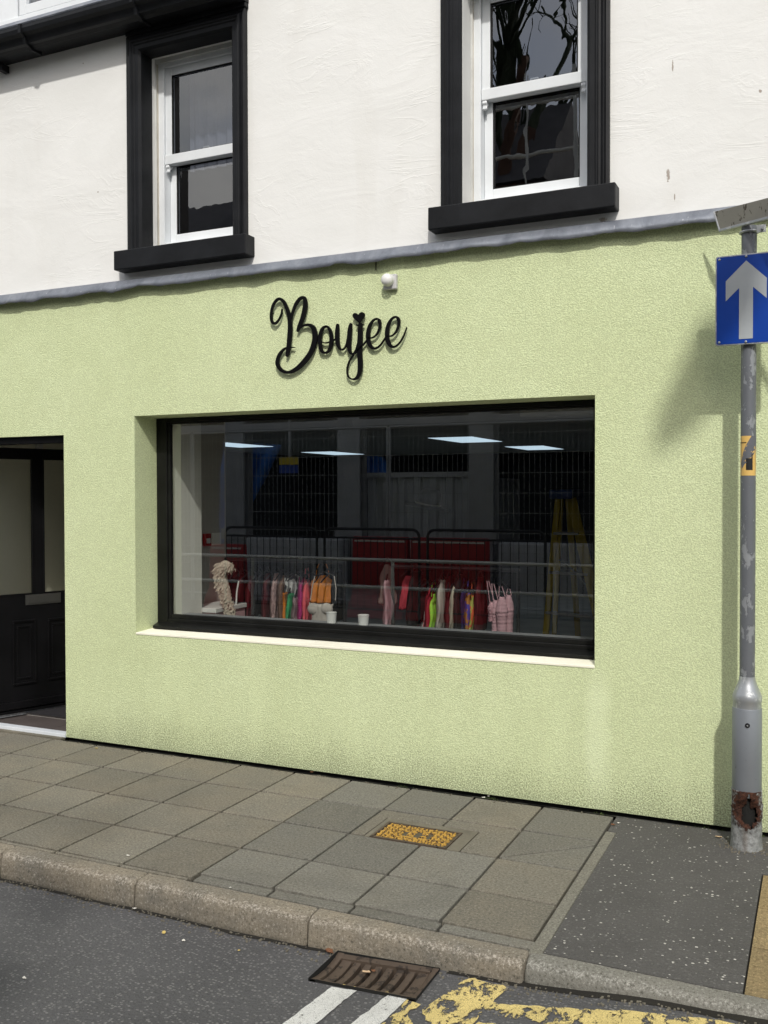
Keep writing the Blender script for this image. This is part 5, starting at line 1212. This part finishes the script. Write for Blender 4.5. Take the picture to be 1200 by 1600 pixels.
# mesh fence panels
fw_ = 3.45
for i in range(7):
    x0_ = -19.5+fw_*i; x1_ = x0_+fw_-.04
    o = empty('fence_panel', ((x0_+x1_)/2, YF, 0)); tag(o, ['mesh fence panel at the far left end of the row across the street', 'mesh fence panel second from the far left end across the street', 'mesh fence panel third from the left, beside the blue sheet', 'mesh fence panel in front of the blue sheet', 'mesh fence panel in front of the corrugated hoarding', 'mesh fence panel in front of the dark opening, right side', 'mesh fence panel furthest right across the street'][i], 'fence', 'site fence panels')
    m = MB()
    for xx in (x0_, x1_): m.tube([(xx, YF, 0), (xx, YF, 2.66)], .019, 8)
    for zz in (.12, 2.66): m.tube([(x0_, YF, zz), (x1_, YF, zz)], .019, 8)
    m.build('frame', 'steel_grey', o)
    m = MB(); nw = 46
    for k in range(1, nw): xx = x0_+(x1_-x0_)*k/nw; m.box(xx-.0022, xx+.0022, YF-.002, YF+.002, .13, 2.65)
    for k in range(9): zz = .32+.275*k; m.box(x0_, x1_, YF-.006, YF-.0022, zz-.003, zz+.003)
    m.build('wire_mesh', 'wire', o, kind='stuff')
# site building with steel columns
sb = empty('site_building', (-6, YS-.5, 0)); tag(sb, 'unfinished dark steel framed building behind the fence across the street', 'building')
HB = 5.05
cols = [MR(a, 740, YS).x for a in (380, 557, 761)]; sp__ = (cols[2]-cols[0])/2
allc = [cols[0]-4*sp__, cols[0]-3*sp__, cols[0]-2*sp__, cols[0]-sp__, cols[0], cols[1], cols[2], cols[2]+sp__, cols[2]+2*sp__, cols[2]+3*sp__]
for xx in allc: 
    co = MB().box(xx-.19, xx+.19, YS, YS+.02, 0, 3.1).box(xx-.19, xx+.19, YS+.26, YS+.28, 0, 3.1).box(xx-.012, xx+.012, YS+.021, YS+.259, 0, 3.1).build('column', 'steel_grey', sb)
    MB().box(xx-.24, xx+.24, YS+.281, YS+.30, .95, 1.12).build('splice_plate', 'steel_grey', co)
MB().box(-22, 3.5, YS-.02, YS+.30, 3.101, 3.40).build('beam', 'steel_grey', sb)
MB().box(-22, 3.5, YS+.31, YS+.33, 2.74, 2.84).build('edge_rail', 'steel_grey', sb)
MB().box(-22, 3.5, YS-6, YS-5.9, 0, HB).box(-22, -21.9, YS-5.9, YS, 0, HB).box(3.4, 3.5, YS-5.9, YS, 0, HB).build('wall', 'site_dark', sb)
MB().box(-22, 3.5, YS-5.9, YS-.03, 3.2, 3.4).build('floor_slab', 'site_dark', sb)
m = MB(); sheet_with_holes(-22, 3.5, 3.401, HB, YS, [(xx-1.1, xx-.2, 3.75, 4.95, YS-.2) for xx in (-10.5, -8.3, -6.1, -3.9, -1.7, .5, 2.7)], 0, m); m.build('upper_wall', 'stone_far', sb)
for xx in (-10.5, -8.3, -6.1, -3.9, -1.7, .5, 2.7): 
    wv = MB().box(xx-1.1, xx-.2, YS-.26, YS-.2, 3.75, 4.95).build('window', 'site_dark', sb); MB().box(xx-.67, xx-.63, YS-.199, YS-.17, 3.75, 4.95).box(xx-1.1, xx-.2, YS-.169, YS-.14, 4.30, 4.36).build('glazing_bar', 'tube_pale', wv)
MB().box(-22.1, 3.6, YS-6.1, YS+.2, HB, HB+.12).build('roof', 'roof_slate', sb)
# corrugated hoarding and low grey wall
a = MR(575, 800, YS-.3).x; c = MR(750, 800, YS-.3).x; x0_, x1_ = min(a, c), max(a, c)
o = empty('corrugated_container', ((x0_+x1_)/2, YS-.4, 0)); tag(o, 'pale grey corrugated steel container between two columns', 'container')
m = MB(); pts = []; xx = x0_; k = 0
while xx < x1_:
    pts += [(xx, YS-.30), (xx+.10, YS-.30), (xx+.135, YS-.345), (xx+.235, YS-.345)]; xx += .27
pts = [p_ for p_ in pts if p_[0] < x1_]
for p_, q_ in zip(pts, pts[1:]): m.quad((p_[0], p_[1], .1), (q_[0], q_[1], .1), (q_[0], q_[1], 1.95), (p_[0], p_[1], 1.95))
m.build('corrugated_side', 'container_grey', o); MB().box(x0_, x1_, YS-.36, YS-.26, 1.951, 2.03).box(x0_, x1_, YS-.36, YS-.26, .0, .099).build('side_rail', 'container_grey', o)
MB().box(x0_, x1_, YS-2.4, YS-.37, .01, 1.94).build('box', 'container_grey', o)
for (p0, p1, lb) in ((395, 540, 'grey low concrete block wall behind the left barriers'), (785, 925, 'grey low concrete block wall behind the right barriers')):
    a, c = sorted((MR(p0, 900, -7.5).x, MR(p1, 900, -7.5).x)); o = MB().box(a, c, -7.6, -7.3, 0, 1.0).build('block_wall', 'container_grey', bevel=.03); tag(o, lb, 'wall', 'low concrete walls of the site')
# blue sheets
def tarp(pts2, y, lb):
    cs = [MR(a, c, y) for a, c in pts2]; m = MB(); N2 = 14; g_ = {}
    for i in range(N2+1):
        for j in range(N2+1):
            u, v = i/N2, j/N2; p_ = cs[0].lerp(cs[1], u).lerp(cs[3].lerp(cs[2], u), v); g_[i, j] = len(m.v); m.v.append((p_.x, y+.06*math.sin(u*16+v*3)+.05*noise.noise(Vector((u*5, v*5, 2))), p_.z+.05*noise.noise(Vector((u*4, v*4, 8)))))
    for i in range(N2):
        for j in range(N2): m.f.append((g_[i, j], g_[i+1, j], g_[i+1, j+1], g_[i, j+1]))
    o = m.build('blue_tarpaulin', 'tarp_blue', smooth=True, solid=.006); tag(o, lb, 'tarpaulin', 'blue tarpaulins across the street')
tarp([(349, 690), (440, 695), (352, 860), (344, 860)], YS-.15, 'large blue tarpaulin draped behind the leftmost column')
tarp([(572, 712), (600, 714), (610, 748), (573, 748)], YS-.5, 'small blue sheet bundled on top of the grey container')
a = MR(459, 716, YS-.1); c = MR(488, 740, YS-.1); o = empty('site_notice', (a.x, YS+.3, a.z)); tag(o, 'small yellow and blue notice board fixed to the site', 'notice board')
x0_, x1_ = sorted((a.x, c.x)); MB().box(x0_, x1_, YS+.34, YS+.36, (a.z+c.z)/2+.01, a.z).build('yellow_board', 'board_yellow', o); MB().box(x0_, x1_, YS+.34, YS+.36, c.z, (a.z+c.z)/2).build('blue_board', 'board_blue', o)
MB().box((x0_+x1_)/2-.02, (x0_+x1_)/2+.02, YS+.30, YS+.339, c.z, 3.1).build('bracket', 'steel_grey', o)
# scaffold on the roof, seen in the right upper window
o = empty('roof_scaffold', (-3.6, YS-.5, HB)); tag(o, 'pale scaffold frame standing on the roof across the street', 'scaffold')
for k in range(8): MB().tube([(-5.6+.75*k, YS-.4, HB+.12), (-5.6+.75*k, YS-.4, HB+2.9)], .03, 8).build('standard', 'tube_pale', o)
for z_ in (HB+.55, HB+1.15, HB+1.75, HB+2.5): MB().tube([(-5.8, YS-.45, z_), (-.1, YS-.45, z_)], .03, 8).build('ledger', 'tube_pale', o)
MB().box(-5.8, -.1, YS-1.2, YS-.5, HB+1.16, HB+1.2).build('boards', 'brick_far', o)
o = empty('brick_house', (-9.0, YS-8, 0)); tag(o, 'brick house with a chimney rising behind the site building', 'house')
MB().box(-12.5, -5.8, -20, -15, 0, 8.6).build('wall', 'brick_far', o); ro = MB().prism([(-20.2, 8.6), (-14.8, 8.6), (-17.5, 11.2)], 'x', -12.7, -5.6).build('roof', 'roof_slate', o)
MB().box(-8.6, -7.8, -17.9, -17.2, 10.4, 12.4).build('chimney', 'brick_far', ro)
o = empty('stone_house', (-15.5, -17, 0)); tag(o, 'pale stone gabled house left of the brick house behind the site', 'house')
MB().box(-20.5, -12.7, -20, -14.5, 0, 7.6).build('wall', 'stone_far', o); ro = MB().prism([(-20.2, 7.6), (-14.3, 7.6), (-17.3, 10.0)], 'x', -20.7, -12.75).build('roof', 'roof_slate', o)
MB().box(-14.3, -13.5, -17.7, -17.0, 9.2, 11.3).build('chimney', 'stone_far', ro); MB().box(-18.9, -18.1, -17.7, -17.0, 9.2, 11.0).build('chimney', 'stone_far', ro)
for xx in (-19.3, -17.2, -15.1):
    wv = MB().box(xx, xx+1.0, -14.49, -14.44, 5.2, 6.9).build('window', 'site_dark', o); MB().box(xx-.08, xx, -14.49, -14.40, 5.1, 7.0).box(xx+1.0, xx+1.08, -14.49, -14.40, 5.1, 7.0).box(xx, xx+1.0, -14.438, -14.40, 6.0, 6.08).build('frame', 'tube_pale', wv)
tr = empty('bare_tree', (-7.6, -16, 0)); tag(tr, 'tall dark tree with tangled branches behind the site building', 'tree')
rt = random.Random(5); m = MB(); tw = MB()
def branch(p_, d_, ln, rr_, lv):
    q_ = p_+d_*ln; (m if lv < 2 else tw).tube([p_, p_.lerp(q_, .5)+Vector((rt.uniform(-.05, .05), 0, rt.uniform(-.05, .05)))*ln, q_], [rr_, rr_*.8, rr_*.6], 5, False)
    if lv >= 5: return
    for _ in range(3 if lv else 6):
        nd = (d_+Vector((rt.uniform(-.75, .75), rt.uniform(-.75, .75), rt.uniform(-.25, .55)))).normalized(); branch(p_.lerp(q_, rt.uniform(.55, 1)), nd, ln*rt.uniform(.55, .78), rr_*.55, lv+1)
branch(Vector((-7.6, -16, 0)), Vector((0, 0, 1)), 7.0, .28, 0)
m.build('trunk', 'brick_far', tr); tw.build('crown', 'hill_green', tr, kind='stuff')
# wooded hill
m = MB(); NH = 60; g_ = {}
for i in range(NH+1):
    for j in range(13):
        x_ = -160+320*i/NH; y_ = -60-12*j; u = j/12; h_ = (38+18*noise.noise(Vector((x_*.012+3, 0, 0)))+5*noise.noise(Vector((x_*.06, j, 0)))+15*math.exp(-((x_+24)/16)**2)-12*math.exp(-((x_+58)/14)**2))*math.sin(math.pi*.5*min(1, u*1.3))+2.2*noise.noise(Vector((x_*.3, y_*.3, 2)))
        g_[i, j] = len(m.v); m.v.append((x_, y_, h_-.5 if j else -.5))
for i in range(NH):
    for j in range(12): m.f.append((g_[i, j], g_[i+1, j], g_[i+1, j+1], g_[i, j+1]))
m.build('hill', 'hill_green', kind='structure', smooth=True)
# guessed street lamp added out of view; its head throws the wall's slanting shadow
LX, LYY, LZ = .66, -3.3, 5.42
o = empty('shadow_lamp', (2.3, -1.9, 0)); tag(o, 'unseen street lamp added right of the post to throw the slanting shadow', 'street lamp')
MB().tube([(2.3, -1.95, 0), (2.3, -1.95, 5.7)], [.08, .05], 14).build('column', 'steel_grey', o, smooth='auto')
MB().tube([(2.3, -1.95, 5.65), (1.6, -2.5, 5.72), (.90, -3.12, 5.70)], .022, 10).build('arm', 'steel_grey', o, smooth='auto')
MB().hull8([(.62, -3.44, 5.46), (.78, -3.36, 5.47), (.92, -3.10, 5.50), (.72, -3.06, 5.48), (.63, -3.42, 5.66), (.78, -3.34, 5.68), (.94, -3.12, 5.86), (.72, -3.06, 5.80)]).build('shadow_head', 'steel_grey', o, bevel=.03)
